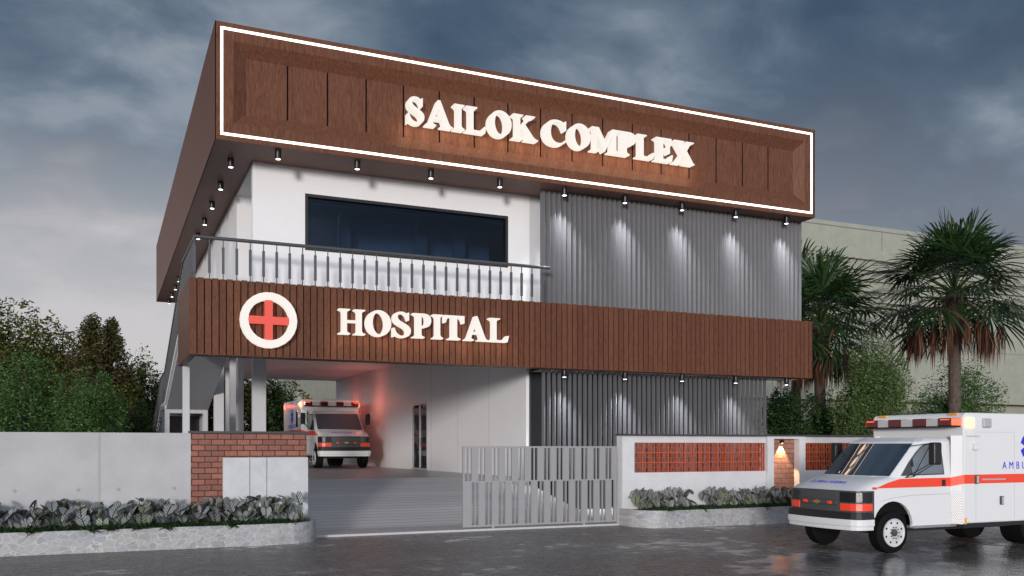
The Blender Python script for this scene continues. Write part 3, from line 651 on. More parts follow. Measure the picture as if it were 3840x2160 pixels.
# sliding gate
gate=thing('sliding_gate','light grey steel sliding gate with two staggered rows of narrow slots','gate',(8.8,18.04,0))
m=MB(); gx0,gx1,gy0,gy1,gz0,gz1=6.928,10.694,18.0,18.05,.083,1.806
m.box(gx0,gx1,gy0,gy1,1.767,gz1); m.box(gx0,gx1,gy0,gy1,1.035,1.064); m.box(gx0,gx1,gy0,gy1,gz0,.125)
def row(start,z0,z1):
    xs=[]; x=start
    while x<gx1-.05: xs+= [(x,x+.0645),(x+.092,x+.1565)]; x+=.3115
    xs=[q for q in xs if q[1]<gx1-.02]
    e=gx0
    for a,b in xs: m.box(e,a,gy0,gy1,z0,z1); e=b
    m.box(e,gx1,gy0,gy1,z0,z1)
row(6.969,1.064,1.767); row(7.127,.125,1.035)
m.build('gate_leaf',GATE,gate)
for xw in (7.63,9.85):
    w_=MB(); w_.lathe([(.03,-.012),(.032,-.008),(.032,.008),(.03,.012)],(xw,18.025,.075),'y',16); w_.build('wheel',CHROME,gate,smooth=True)
    w_=MB(); w_.box(xw-.006,xw+.006,17.99,17.998,.06,.15); w_.build('wheel_bracket',CHROME,gate)
# perforated right wall
rw=thing('perforated_wall','pale grey rendered wall with terracotta lattice openings and dark cap right of the gate','wall',(15,18.05,0))
wy0,wy1=17.958,18.2; X2=26.0
jz0,jz1=1.195,1.89; j1=(11.135,14.90); n0,n1=15.10,15.90; j2=(16.10,19.9)
m=MB(); m.box(10.812,j1[0],wy0,wy1,0,2.05); m.box(j1[0],j1[1],wy0,wy1,0,jz0); m.box(j1[0],j1[1],wy0,wy1,jz1,2.05)
m.box(j2[0],j2[1],wy0,wy1,0,jz0); m.box(j2[0],j2[1],wy0,wy1,jz1,2.05); m.box(j2[1],X2,wy0,wy1,0,2.05)
m.box(14.90,j2[0],wy0+.15,wy1-.001,0,2.049)
m.build('wall_body',RENDER,rw)
m=MB(); m.box(14.902,n0,17.87,wy0+.149,0,2.048); m.box(n1,16.098,17.87,wy0+.149,0,2.048); m.box(n0,n1,17.87,wy0+.149,1.99,2.048); m.build('niche_frame',RENDER,rw)
MB().box(n0,n1,wy0+.10,wy0+.148,0,1.989).build('niche_brickwork',SPLITBRICK,rw)
MB().box(10.785,X2,17.835,18.225,2.0505,2.09).build('cap',GRANITE,rw)
def jali(x0,x1):
    m=MB(); ya,yb=wy0+.02,wy0+.068; n=int(round((x1-x0)/.2335)); p=(x1-x0)/n; h=(jz1-jz0)/3; t=.0125
    for r in range(4):
        z=jz0+r*h; m.box(x0,x1,ya,yb,max(z-t,jz0),min(z+t,jz1))
    for i in range(n+1):
        x=x0+i*p; m.box(max(x-t,x0),min(x+t,x1),ya+.002,yb-.002,jz0,jz1)
    for i in range(n):
        for r in range(3):
            x=x0+i*p; z=jz0+r*h; b=.007
            m.box(x+t,x+p-t,ya+.004,yb-.004,z+.47*h,z+.47*h+.009)
            for q in (.42,.70): m.box(x+q*p-b,x+q*p+b,ya+.006,yb-.006,z+.47*h+.009,z+h-t)
            m.box(x+.36*p-b,x+.36*p+b,ya+.006,yb-.006,z+t,z+.47*h)
            m.box(x+t,x+.36*p-b,ya+.008,yb-.008,z+.26*h-.004,z+.26*h+.004)
            m.box(x+.72*p-b,x+.72*p+b,ya+.006,yb-.006,z+t,z+.47*h)
    return m
jali(*j1).build('terracotta_lattice',TERRA,rw); jali(*j2).build('terracotta_lattice',TERRA,rw)
lx=(n0+n1)/2-.03
wl=thing('wall_lamp','small black wall lamp casting a warm cone down the brick niche','lamp',(lx,18.0,1.9))
MB().box(lx-.035,lx+.035,17.965,18.058,1.885,1.965).build('housing',BLACKMETAL,wl,bevel=.004)
MB().lathe([(.025,-.001),(.025,-.004)],(lx,18.0,1.885),n=14).build('lens',simple('warm_lens',(1,.8,.5),.3,emit=(1,.75,.45),es=12),wl)
spotlamp(lx,17.995,1.875,120,(0,.10,-1),72,(1,.66,.36),.35,.012)

# ------------------------------------------------------------------ planters
def planter(name,outline,label,h=.385,thick=.09):
    root=thing(name,label,'planter',(sum(p[0] for p in outline)/len(outline),17.5,0))
    n=len(outline); m=MB()
    inn=[]
    for i,p in enumerate(outline):
        a=Vector(outline[max(i-1,0)]); b=Vector(outline[min(i+1,n-1)]); t=(b-a).normalized(); nn=Vector((-t.y,t.x))
        inn.append((p[0]+nn.x*thick,p[1]+nn.y*thick))
    vs=[]
    for p,q in zip(outline,inn): vs+=[(p[0],p[1],-.02),(p[0],p[1],h),(q[0],q[1],h),(q[0],q[1],-.02)]
    fs=[]
    for i in range(n-1):
        a=4*i; b=4*(i+1); fs+=[(a,b,b+1,a+1),(a+1,b+1,b+2,a+2),(a+2,b+2,b+3,a+3)]
    m.add(vs,fs); m.build('stone_kerb',FLAG,root)
    s=MB(); poly=inn+[(inn[-1][0],17.98),(inn[0][0],17.98)]
    s.add([(x,y,h-.03) for x,y in poly],[tuple(range(len(poly)))]); s.build('soil_bed',SOIL,root)
    return root
arcL=[(-14,16.95),(-8,16.95),(-3,16.95),(0,16.95),(2.0,16.95),(2.9,16.955),(3.1,16.99)]+[(3.03+.70*math.sin(a),17.66-.68*math.cos(a)) for a in [R(k) for k in range(14,91,8)]]+[(3.745,17.99)]
planter('stone_planter',arcL,'crazy paved stone planter along the foot of the left concrete wall and brick pier')
arcR=[(10.72,17.95),(10.72,17.8)]+[(11.36-.64*math.cos(a),17.62-.74*math.sin(a)) for a in [R(k) for k in range(8,91,8)]]+[(11.5,16.88),(12.5,16.88),(15,16.88),(18,16.88),(22,16.88),(26,16.88)]
planter('stone_planter',arcR,'crazy paved stone planter with rounded left end along the foot of the perforated wall')

def heart(n=6):
    """heart leaf in the xy plane: tip at y=1, stalk joins at y=.22; pairs of (u,v)"""
    half=[(0,.24),(.10,.06),(.24,0),(.38,.07),(.45,.24),(.42,.45),(.30,.70),(.14,.90),(0,1)]
    return half
def caladium_plant(cx,cy,z,seed,nl=11,size=1.0):
    r=random.Random(seed); vs=[]; fs=[]; uvs=[]
    stems=MB()
    H=heart()
    for i in range(nl):
        ang=2*math.pi*i/nl+r.uniform(-.4,.4)
        lean=r.uniform(.25,1.0); hgt=(.50-.24*lean+r.uniform(-.04,.06))*size
        if i%4==0: hgt+=.07*size
        if i>=nl-3: lean*=1.15; hgt=.14*size+r.uniform(0,.08)
        rad=.06+.17*lean*size
        base=Vector((cx+r.uniform(-.03,.03),cy+r.uniform(-.03,.03),z-.02))
        top=Vector((cx+rad*math.cos(ang),cy+rad*math.sin(ang)*.85,z+hgt))
        mid=(base+top)/2+Vector((-.02*math.cos(ang),-.02*math.sin(ang),.05))
        stems.tube([base,mid,top],.005,4)
        L=r.uniform(.19,.28)*size
        a2=ang+r.uniform(-1.3,1.3); out=Vector((math.cos(a2),math.sin(a2),0)); tilt=R(r.uniform(12,68))
        dirv=(out*math.cos(tilt)+Vector((0,0,-1))*math.sin(tilt)).normalized()
        # most leaves turn their faces to the open front side
        side=dirv.cross(Vector((0,0,1))).normalized(); roll=r.uniform(-.35,.35)
        nrm=side.cross(dirv).normalized()
        side=(side*math.cos(roll)+nrm*math.sin(roll)); nrm=side.cross(dirv).normalized()
        if nrm.z<0: nrm=-nrm
        o=top-dirv*L*.24
        b=len(vs)
        for sgn in (1,-1):
            for (u,v) in H:
                p=o+dirv*(v*L)+side*(sgn*u*L*1.02)+nrm*(abs(u)*.20*L-.10*L*v*v)
                vs.append(p); uvs.append((.5+sgn*u,v))
        k=len(H)
        for sgn in (0,1):
            s=b+sgn*k
            # fan around the mid rib
            for j in range(1,k-2):
                fs.append((s,s+j,s+j+1) if sgn==0 else (s,s+j+1,s+j))
            fs.append((s,s+k-2,s+k-1) if sgn==0 else (s,s+k-1,s+k-2))
    me=bpy.data.meshes.new('caladium_plant'); me.from_pydata([tuple(v-Vector((cx,cy,z))) for v in vs],[],fs)
    bm=bmesh.new(); bm.from_mesh(me); 
    ul=bm.loops.layers.uv.new('UVMap')
    for f in bm.faces:
        for lp in f.loops: lp[ul].uv=uvs[lp.vert.index]
    bmesh.ops.remove_doubles(bm,verts=bm.verts,dist=1e-5)
    bm.to_mesh(me); bm.free()
    me.materials.append(CALAD); me.polygons.foreach_set('use_smooth',[True]*len(me.polygons))
    o=bpy.data.objects.new('caladium_plant',me); COL.objects.link(o); o.location=(cx,cy,z); o['_o']=(cx,cy,z)
    stems.build('stem',STEM,o)
    return o
k=0
xs=[]; x=-2.05
while x<3.3: xs.append(x); x+=.262
for i,x in enumerate(xs):
    o=caladium_plant(x+rng.uniform(-.04,.04),17.55+rng.uniform(-.08,.10),.36,100+i,13 if i<13 else 11,.92+rng.uniform(-.06,.1))
    wh='by the concrete wall' if x<1.4 else 'by the brick pier'
    nm=ORD[len(xs)-1-i] if len(xs)-1-i<20 else 'last'
    tag(o,'white veined caladium %s, %s from the planter\'s right end'%(wh,nm),'plant','caladiums in the left planter')
xr=[11.02,11.20,11.42,11.66,11.92,12.18,12.90,13.12,13.38,13.66,13.92,14.18,14.46,14.74,15.02,15.3]
for i,x in enumerate(xr):
    o=caladium_plant(x,17.5+rng.uniform(-.08,.12),.36,300+i,12,.90+rng.uniform(-.06,.1))
    tag(o,'white veined caladium before the perforated wall, %s from the rounded planter end'%ORD[i],'plant','caladiums in the right planter')
def blades(m,cx,cy,z,r,n,h,rg,hang=0):
    for _ in range(n):
        a=rg.uniform(0,2*math.pi); rr=r*math.sqrt(rg.random()); x=cx+rr*math.cos(a); y=cy+rr*math.sin(a)
        L=h*rg.uniform(.6,1.2); w=.008*rg.uniform(.7,1.4); o=rg.uniform(0,2*math.pi); ln=rg.uniform(.3,1.2)
        d=Vector((math.cos(o)*ln,math.sin(o)*ln-.3*hang,1-.9*hang*rg.random()*1.6)).normalized(); s=d.cross(Vector((rg.uniform(-1,1),rg.uniform(-1,1),.2))).normalized()*w
        p=Vector((x,y,z)); q=p+d*L*.6; e=p+d*L+Vector((0,0,-.02))
        m.add([p-s*.6,p+s*.6,q+s,q-s,e],[(0,1,2,3),(3,2,4)])
def cover(xa,xb,name,seed,hangs):
    rg=random.Random(seed); m=MB()
    x=xa
    while x<xb:
        for yy in (17.05,17.12,17.22,17.38,17.55): blades(m,x+rg.uniform(-.05,.05),yy,.355,.08,22,.125,rg)
        x+=.085
    for hx in hangs:
        blades(m,hx,17.02,.37,.10,80,.16,rg,.3); blades(m,hx,16.93,.385,.06,40,.13,rg,1.0)
    return struct(m,name,GRASS,'stuff',fix=False)
cover(-2.4,3.25,'ground_cover',5,(.1,-.2,1.0,-1.1,2.1,.55))
cover(11.2,17.2,'ground_cover',6,(11.35,13.05,14.1,12.3))
rg=random.Random(9); m=MB(); blades(m,3.42,17.4,.36,.13,60,.17,rg)
struct(m,'ground_cover',leafmat('grey_grass',[(0,(.05,.06,.04)),(1,(.10,.12,.08))]),'stuff',fix=False)

# ------------------------------------------------------------------ trees
def leaves(cent,rad,n,size,rs,shape=.62,up=.4):
    """n leaf quads in an ellipsoid clump; numpy arrays of verts (n*4,3)"""
    d=rs.normal(size=(n,3)); d/=np.linalg.norm(d,axis=1)[:,None]
    r=rs.uniform(0,1,(n,1))**shape
    p=np.array(cent)+d*r*np.array(rad)
    a=rs.normal(size=(n,3)); a[:,2]*=.6; a/=np.linalg.norm(a,axis=1)[:,None]
    nn=rs.normal(size=(n,3))+d*.7+np.array([0,0,up]); b=np.cross(nn,a); b/=np.linalg.norm(b,axis=1)[:,None]+1e-9
    s=size*rs.uniform(.6,1.35,(n,1)); w=s*rs.uniform(.32,.5,(n,1))
    v=np.stack([p-a*s*.5,p+b*w*.5-a*s*.05,p+a*s*.5,p-b*w*.5-a*s*.05],axis=1)
    return v.reshape(-1,3)
def tree(name,label,px,Y,top,hw,leafm,group,seed,n=9000,lsize=.10,zfrac=.30,shape='round',nclump=26,base=0.0,low=None,trunk=True):
    n=int(n*1.9); lsize*=1.22
    rs=np.random.RandomState(seed); P,d=at(px,top,Y=Y); k=d/F
    x=P.x; ztop=P.z; Wd=hw*k; H=ztop-base
    zb=base+H*zfrac if low is None else low
    root=thing(name,label,'tree',(x,Y,base),group)
    cz=(zb+ztop)/2; ch=(ztop-zb)/2
    V=[]; tips=[]
    for i in range(nclump):
        if shape=='cone':
            t=(i+.5)/nclump; z=zb+(ztop-zb)*t; rr=Wd*(1-t)**.6*(.55+.5*rs.rand()); an=rs.rand()*6.283
            c=(x+rr*.7*math.cos(an),Y+rr*.7*math.sin(an),z); rad=(Wd*.50*(1-.78*t)+.06,)*2+(ch*.15,)
        else:
            dv=rs.normal(size=3); dv/=np.linalg.norm(dv); q=(.35+.65*rs.rand())
            if shape=='shrub': dv[2]=dv[2]*.9
            c=(x+dv[0]*Wd*.78*q,Y+dv[1]*Wd*.78*q,cz+dv[2]*ch*.80*q)
            s=.26+.20*rs.rand(); rad=(Wd*s*1.25,Wd*s*1.25,ch*s)
            if shape=='ragged': rad=(Wd*s*1.0,Wd*s*1.0,ch*s*1.25)
        tips.append(c); V.append(leaves(c,rad,n//nclump,lsize,rs))
    # stray twigs outside the outline
    for i in range(nclump*2):
        dv=rs.normal(size=3); dv/=np.linalg.norm(dv)
        if shape=='cone':
            t=rs.rand(); rr=Wd*(1-t)**.8*1.05+.05; c=(x+rr*dv[0],Y+rr*dv[1],zb+(ztop-zb)*t)
        else: c=(x+dv[0]*Wd*.98,Y+dv[1]*Wd*.98,cz+dv[2]*ch*.97)
        V.append(leaves(c,(Wd*.09,Wd*.09,ch*.11),max(8,n//(nclump*22)),lsize,rs))
    V=np.concatenate(V)-np.array([x,Y,base]); nf=len(V)//4
    me=bpy.data.meshes.new('crown'); me.from_pydata(V.tolist(),[],[(4*i,4*i+1,4*i+2,4*i+3) for i in range(nf)]); me.materials.append(leafm)
    o=bpy.data.objects.new('crown',me); COL.objects.link(o); o.parent=root
    m=MB(); tr=max(.05,H*.018)
    m.tube([(x,Y,base-.05),(x+.03*H*rs.randn()*.3,Y,base+H*.3),(x,Y,base+H*.62),(x,Y,base+H*.92)],[tr,tr*.8,tr*.5,tr*.12],7)
    for c in tips[::2]:
        z=min(c[2]-.1*H,base+H*.7); z=max(z,base+H*.12)
        m.tube([(x,Y,z),((x+c[0])/2,(Y+c[1])/2,(z+c[2])/2+.03*H),c],[tr*.42,tr*.26,tr*.08],5)
    m.build('trunk',BARK,root,fix=False)
    return root
GL_='trees beyond the left boundary wall'
tree('broadleaf_tree','tall olive green broadleaf tree at the far left behind the concrete wall',30,50,1128,265,LF_OLIVE,GL_,1,17000,.17,.12,nclump=60)
tree('conical_tree','bronze tinged tree with twin pointed tops behind the concrete wall',345,47,1200,185,LF_RED,GL_,2,5200,.14,.2,'cone',34)
tree('conical_tree','bronze tinged pointed tree just right of its taller twin behind the concrete wall',410,47.5,1210,165,LF_RED,GL_,3,5200,.14,.2,'cone',34)
tree('broadleaf_tree','rounded olive tree between the tall tree and the bronze pointed ones',235,52,1196,180,LF_OLIVE,GL_,4,6500,.15,.16,nclump=30)
tree('broadleaf_tree','dark green tree with small pointed top beside the stair railing',525,55,1345,130,LF_DARK,GL_,5,6500,.15,.14,'ragged',30)
tree('broadleaf_tree','rounded olive tree filling in beneath the twin pointed tops',425,48.5,1296,150,LF_OLIVE,GL_,6,5000,.13,.1,nclump=26)
tree('feathery_tree','light green fine leaved bushy tree rising above the left end of the wall',95,31,1322,165,LF_FINE,GL_,7,12000,.07,.12,'ragged',40)
tree('feathery_tree','darker green fine leaved bushy tree in front of the bronze trees',330,30,1372,150,LF_FINE,GL_,8,11000,.065,.12,'ragged',40)
tree('feathery_tree','small fine leaved bush at the stair foot behind the wall',500,33,1490,110,LF_DARK,GL_,9,6000,.065,.1,'ragged',26)
GB='dark trees seen through the carport'
for i,(px,Y,top,hw,lab) in enumerate([(650,60,1390,120,'seen right of the stair posts'),(790,62,1345,120,'seen beside the stair flight'),(900,60,1360,120,'seen between the two inner columns'),(1020,61,1365,125,'seen left of the parked ambulance'),(1120,64,1480,110,'glowing red behind the parked ambulance')]):
    tree('dark_tree','dark leafy tree with bare lower branches '+lab,px,Y,top,hw,LF_DARK if i%2 else LF_RED,GB,20+i,5500,.17,.12,'ragged',26)
GR='shrubs and small trees right of the hospital'
tree('small_tree','bright green small tree with dense fine leaves in front of the second palm',3270,25,1262,150,LF_BRIGHT,GR,31,22100,0.074,.16,'ragged',46)
tree('large_shrub','loose dark green shrub around the tall palm trunk behind the ambulance',3590,27,1372,180,LF_FINE,GR,32,9100,0.088,.2,'ragged',34)
tree('large_shrub','deep green shrub behind the free standing slats at the building corner',2960,26,1440,120,LF_DEEP,GR,33,11700,0.095,.05,'round',36)
tree('large_shrub','deep green shrub below the second palm behind the lattice wall',3110,28,1465,130,LF_DEEP,GR,34,10400,0.095,.05,'round',36)
tree('large_shrub','low green shrub between the bright tree and the tall palm',3430,29,1500,90,LF_DARK,GR,35,5850,0.088,.1,'ragged',26)

def palm(label,px,py,Y,rad_px,seed,nf=46,tw=.23,dead=16,tall=True,bend=0,wind=0):
    rg=random.Random(seed); C,d=at(px,py,Y=Y); Rr=rad_px*d/F
    root=thing('fan_palm',label,'palm tree',(C.x,Y,0),'fan palms right of the hospital')
    m=MB(); n=12
    path_=[];rr=[]
    for i in range(n+1):
        t=i/n; path_.append((C.x+bend*(t-1)*(1-t)*.5,Y,t*(C.z-.1))); rr.append(tw*(1.12-.25*t) if t<.72 else tw*(.98+.55*math.sin((t-.72)/.28*2.2)))
    m.tube(path_,rr,12)
    for i in range(60):     # old leaf bases below the crown
        a=rg.uniform(0,6.283); z=C.z-rg.uniform(.1,.34)*max(Rr,2)*.95; r0=tw*1.15
        p=Vector((C.x+r0*math.cos(a),Y+r0*math.sin(a),z)); q=p+Vector((math.cos(a)*.16,math.sin(a)*.16,.22)); m.tube([p,q],[.055,.022],5)
    m.build('trunk',PALMBARK,root,fix=False)
    def fan(m,ps,base,ang,el,plen,fr,droop,nb):
        out=Vector((math.cos(ang)*math.cos(el),math.sin(ang)*math.cos(el),math.sin(el)))
        hub=base+out*plen+Vector((wind*plen*.2,0,-droop*plen*.3))
        ps.tube([base,base+out*plen*.55+Vector((0,0,-droop*plen*.05)),hub],[.03,.022,.014],4)
        d0=(hub-base-out*plen*.5).normalized()
        side=d0.cross(Vector((0,0,1))); 
        if side.length<.1: side=Vector((1,0,0))
        side.normalize(); up=side.cross(d0).normalized()
        for j in range(nb):
            w=(j/(nb-1)-.5)*R(250)*.92; L=fr*(1-.32*abs(w)/R(125))*rg.uniform(.85,1.1)
            dv=(d0*math.cos(w)+side*math.sin(w)+up*(.12-.25*rg.random())).normalized()
            s=dv.cross(up).normalized()*.025*fr
            p1=hub+dv*L*.5+Vector((0,0,-droop*L*.06)); p2=hub+dv*L*.82+Vector((wind*L*.05,0,-droop*L*.24)); p3=hub+dv*L*.98+Vector((wind*L*.08,0,-droop*L*.46))
            m.add([hub,p1-s,p1+s,p2-s*.7,p2+s*.7,p3],[(0,2,1),(1,2,4,3),(3,4,5)])
    lv=MB(); pe=MB()
    top=Vector((C.x,Y,C.z))
    for i in range(nf):
        el=R(84-96*(i/nf)**.9+rg.uniform(-9,9)); ang=i*2.39996+rg.uniform(-.3,.3)
        fan(lv,pe,top+Vector((0,0,-.35*(i/nf))),ang,el,Rr*rg.uniform(.46,.66),Rr*rg.uniform(.50,.64),.35+.38*(i/nf),26)
    lv.build('crown',PALM,root,fix=False); pe.build('leaf_stalk',LF_DARK,root,fix=False)
    dv=MB(); 
    for i in range(dead):
        ang=i*6.283/dead+rg.uniform(-.2,.2); rad=Rr*rg.uniform(.12,.52); base=top+Vector((math.cos(ang)*tw,math.sin(ang)*tw,-.3))
        tip=base+Vector((math.cos(ang)*rad,math.sin(ang)*rad,-Rr*rg.uniform(.22,.42)))
        dv.tube([base,(base+tip)/2+Vector((0,0,.1)),tip],[.022,.018,.012],4)
        for j in range(44):
            a=rg.uniform(0,6.283); L=Rr*rg.uniform(.22,.52); sp=rg.uniform(0,.26)*L
            e=tip+Vector((math.cos(a)*sp,math.sin(a)*sp,-L)); mid=(tip+e)/2+Vector((math.cos(a)*sp*.6,math.sin(a)*sp*.6,0)); s=Vector((-math.sin(a),math.cos(a),0))*.020
            dv.add([tip,mid-s,mid+s,e],[(0,2,1),(1,2,3)])
    dv.build('dead_frond',PALMD,root,fix=False)
    return root
palm('tall fan palm with brown hanging dead fronds behind the front ambulance',3580,1085,26,318,41,54,.24,24)
palm('darker fan palm partly hidden by the right end of the hospital',3075,1206,29.5,285,42,50,.24,22,wind=.5)
palm('slender fan palm right behind the hospital corner, its trunk beside the free standing slats',2985,1130,33,230,43,40,.22,14)

# ------------------------------------------------------------------ beige building behind
bb=thing('beige_building','large beige rendered building with lapped ledges and overhanging upper floor behind the palms','building',(50,60,0))
MB().box(18.85,98,56,111,5.62,19.85).build('upper_volume',BEIGE,bb)
MB().box(18.86,97.9,56.01,110.9,5.56,5.615).build('overhang_soffit',BEIGED,bb)
MB().box(20.5,95,57.2,108,0,5.56).build('lower_wall',BEIGE,bb)
m=MB()
for z in (17.0,16.14,15.28,14.42,13.56): m.prism([(56.0,z+.86),(55.66,z+.05),(55.66,z),(56.0,z)],'x',18.86,97.9)
m.build('ledge',BEIGE,bb)
m=MB(); m.box(18.8,98.05,55.97,55.995,19.45,19.53)
m.box(18.85,98,55.985,55.995,10.02,10.07)
for xj in (24.5,32.6,41.2,49.9,58.5): m.box(xj-.03,xj+.03,55.985,55.995,17.9,19.45)
for xj in (37,45.6,54.2): m.box(xj-.03,xj+.03,55.985,55.995,5.7,10.02)
for xj in (32.6,49.9): m.box(xj-.03,xj+.03,55.985,55.995,10.07,13.5)
m.build('joint_line',JOINT,bb)
m=MB(); m.box(18.84,18.849,56.2,110.5,9.0,9.05); m.build('side_joint',JOINT,bb)
MB().box(18.2,18.84,95,111,5.60,7.4).build('side_ledge',BEIGE,bb)
single(MB().box(19,60,50,50.2,0,2.6),'timber_fence',simple('rust_fence',(.11,.055,.03),.8,var=.2),'low rust brown fence in front of the beige building','fence')

# ------------------------------------------------------------------ ambulance
amb=thing('ambulance','white ambulance with orange red stripe parked on the wet road at the right edge','ambulance',(0,0,0))
def A(mb,name,m,parent=amb,**k): return mb.build(name,m,parent,**k)
def arc(cx,cz,r,a0,a1,n=11): return [(cx+r*math.cos(R(a0+(a1-a0)*i/(n-1))),cz+r*math.sin(R(a0+(a1-a0)*i/(n-1)))) for i in range(n)]
WR=.35; WX=.83; WX2=4.34; WB=.425
# module (patient box)
prof=[(2.32,.46)]+[(WX2-.42,.46)]+[(x,z) for x,z in arc(WX2,.46,.42,168,12,9)]+[(WX2+.42,.46),(5.75,.46),(5.75,2.33),(5.69,2.39),(2.38,2.39),(2.32,2.33)]
A(MB().prism(prof,'y',-1.02,1.02),'patient_box',AWHITE,bevel=.025)
for (ua,ub) in ((2.325,3.91),(4.77,5.74)):
    for (va,vb) in ((-1.015,-.9),(.9,1.015)): A(MB().box(ua,ub,va,vb,.392,.459),'skirt_rail',ABLACK)
A(MB().box(.55,5.6,-.62,.62,.33,.62),'underbody',ABLACK)
A(MB().box(.45,1.25,-.79,.79,.64,.95),'wheel_well',TYRE); A(MB().box(3.95,4.73,-.95,.95,.865,.9),'wheel_well',TYRE)
# cab lower sides with wheel arches
side=[(.42,.60)]+arc(WX+.02,.42,.455,157,10,12)+[(1.285,.42),(2.25,.42),(2.25,1.27),(1.02,1.265),(.70,1.20),(.42,1.10)]
for s in (-1,1): A(MB().prism(side,'y',s*.80,s*.86),'door_panel',AWHITE,bevel=.012)
# nose planform
N=[(.42,.86),(.24,.85),(.13,.805),(.07,.70),(.035,.46),(.012,.2),(.005,0)]
N=[(u,v) for u,v in N]+[(u,-v) for u,v in N[:-1][::-1]]
def band(pts,z0,z1,out=0,th=.03,inset_top=0):
    m=MB(); n=len(pts); vs=[]
    for i,p in enumerate(pts):
        a=Vector(pts[max(i-1,0)]); b=Vector(pts[min(i+1,n-1)]); t=(b-a).normalized(); nn=Vector((t.y,-t.x))   # outward
        if nn.x>0.35: nn=-nn
        if nn.dot(Vector(p)-Vector((1.0,0)))<0: nn=-nn
        o0=Vector(p)+nn*out; o1=Vector(p)+nn*(out-inset_top); i0=Vector(p)+nn*(out-th)
        vs+=[(o0.x,o0.y,z0),(o1.x,o1.y,z1),(i0.x,i0.y,z1),(i0.x,i0.y,z0)]
    fs=[]
    for i in range(n-1):
        a=4*i;b=a+4; fs+=[(a,b,b+1,a+1),(a+1,b+1,b+2,a+2),(a+2,b+2,b+3,a+3),(a+3,b+3,b,a)]
    fs+=[(0,1,2,3),(4*n-1,4*n-2,4*n-3,4*n-4)]
    m.add(vs,fs); return m
def resample(pts,n):
    P=[Vector(p) for p in pts]; L=[0]
    for a,b in zip(P,P[1:]): L.append(L[-1]+(b-a).length)
    out=[]
    for i in range(n):
        s=L[-1]*i/(n-1); j=max(k for k in range(len(L)) if L[k]<=s+1e-9); j=min(j,len(P)-2)
        out.append(tuple(P[j].lerp(P[j+1],(s-L[j])/(L[j+1]-L[j]))))
    return out
def clip(v0,v1,n=7):
    """part of the nose planform between two lateral positions"""
    NN=resample(N,160); q=[p for p in NN if min(v0,v1)<=p[1]<=max(v0,v1) and p[0]<.40]; return resample(q,n)
A(band(resample(N,27),.66,1.06,0,.05),'nose_panel',AGREY)
# grille pieces
g=A(band(clip(-.44,.44,9),.90,1.035,.012,.03),'grille',AGREY,bevel=.006)
A(band(clip(-.44,.44,9),.815,.885,.022,.03),'grille_bar',AGREY,g,bevel=.006)
A(band(clip(-.44,.44,9),.70,.80,.010,.03),'grille_lower',AGREY,g,bevel=.006)
for s in (-1,1):
    A(band(clip(s*.48,s*.858,7),.865,1.035,.012,.03),'headlight',HEADL,bevel=.006)
    A(band(clip(s*.48,s*.858,7),.725,.845,.012,.03),'turn_lamp',ARED,bevel=.006)
    A(MB().box(-.030,.0,s*.29-.045,s*.29+.045,.825,.875),'grille_lamp',ARED,bevel=.006)
# gold emblem on the grille bar
me=solid2d([[(-.085,.018),(-.030,.018),(-.022,.036),(.030,.036),(.022,.018),(.085,.018),(.075,-.018),(.022,-.018),(.030,-.036),(-.030,-.036),(-.022,-.018),(-.075,-.018)]],.012); me.materials.append(GOLD)
o=bpy.data.objects.new('emblem',me); COL.objects.link(o); o.parent=amb; o.rotation_euler=(R(90),0,R(-90)); o.location=(-.022,0,.852)
# bumper
B=[(.42,.875),(.20,.885),(.08,.855),(.005,.74),(-.035,.45),(-.055,.2),(-.06,0)]; B=B+[(u,-v) for u,v in B[:-1][::-1]]
A(band(resample(B,27),.585,.70,0,.10,.02),'bumper_top',ABLACK,bevel=.008)
bm_=band(resample(B,27),.47,.583,0,.10); A(bm_,'bumper',CHROME if False else AWHITE,bevel=.01)
A(band(resample(B,27),.40,.469,-.02,.10),'bumper_lip',AWHITE,bevel=.01)
# bonnet
rows=[(0.0,[(.42,.86,1.04),(.24,.85,1.05),(.13,.80,1.055),(.07,.70,1.06),(.035,.46,1.062),(.012,.2,1.064),(.005,0,1.066)]),
      (1,[(.52,.86,1.12),(.44,.83,1.135),(.34,.78,1.14),(.26,.68,1.14),(.21,.46,1.14),(.18,.2,1.145),(.17,0,1.148)]),
      (2,[(.70,.855,1.20),(.64,.82,1.218),(.57,.77,1.222),(.50,.68,1.222),(.45,.46,1.222),(.43,.2,1.225),(.42,0,1.228)]),
      (3,[(1.06,.852,1.262),(1.00,.83,1.283),(.93,.79,1.288),(.85,.70,1.288),(.79,.46,1.288),(.76,.2,1.288),(.75,0,1.288)])]
m=MB(); vs=[]; W=13
for _,rw_ in rows:
    full=rw_+[(u,-v,z) for u,v,z in rw_[:-1][::-1]]; vs+=full
fs=[(r*W+i,r*W+i+1,(r+1)*W+i+1,(r+1)*W+i) for r in range(3) for i in range(W-1)]
m.add(vs,fs)
# skirts joining the bonnet edge to the flanks
m.add([(.42,.86,1.04),(.52,.86,1.12),(.70,.855,1.20),(1.06,.852,1.262),(1.06,.84,1.0),(.42,.84,1.0)],[(0,1,2,3,4,5)])
m.add([(.42,-.86,1.04),(.52,-.86,1.12),(.70,-.855,1.20),(1.06,-.852,1.262),(1.06,-.84,1.0),(.42,-.84,1.0)],[(5,4,3,2,1,0)])
A(m,'bonnet',AWHITE,smooth=True)
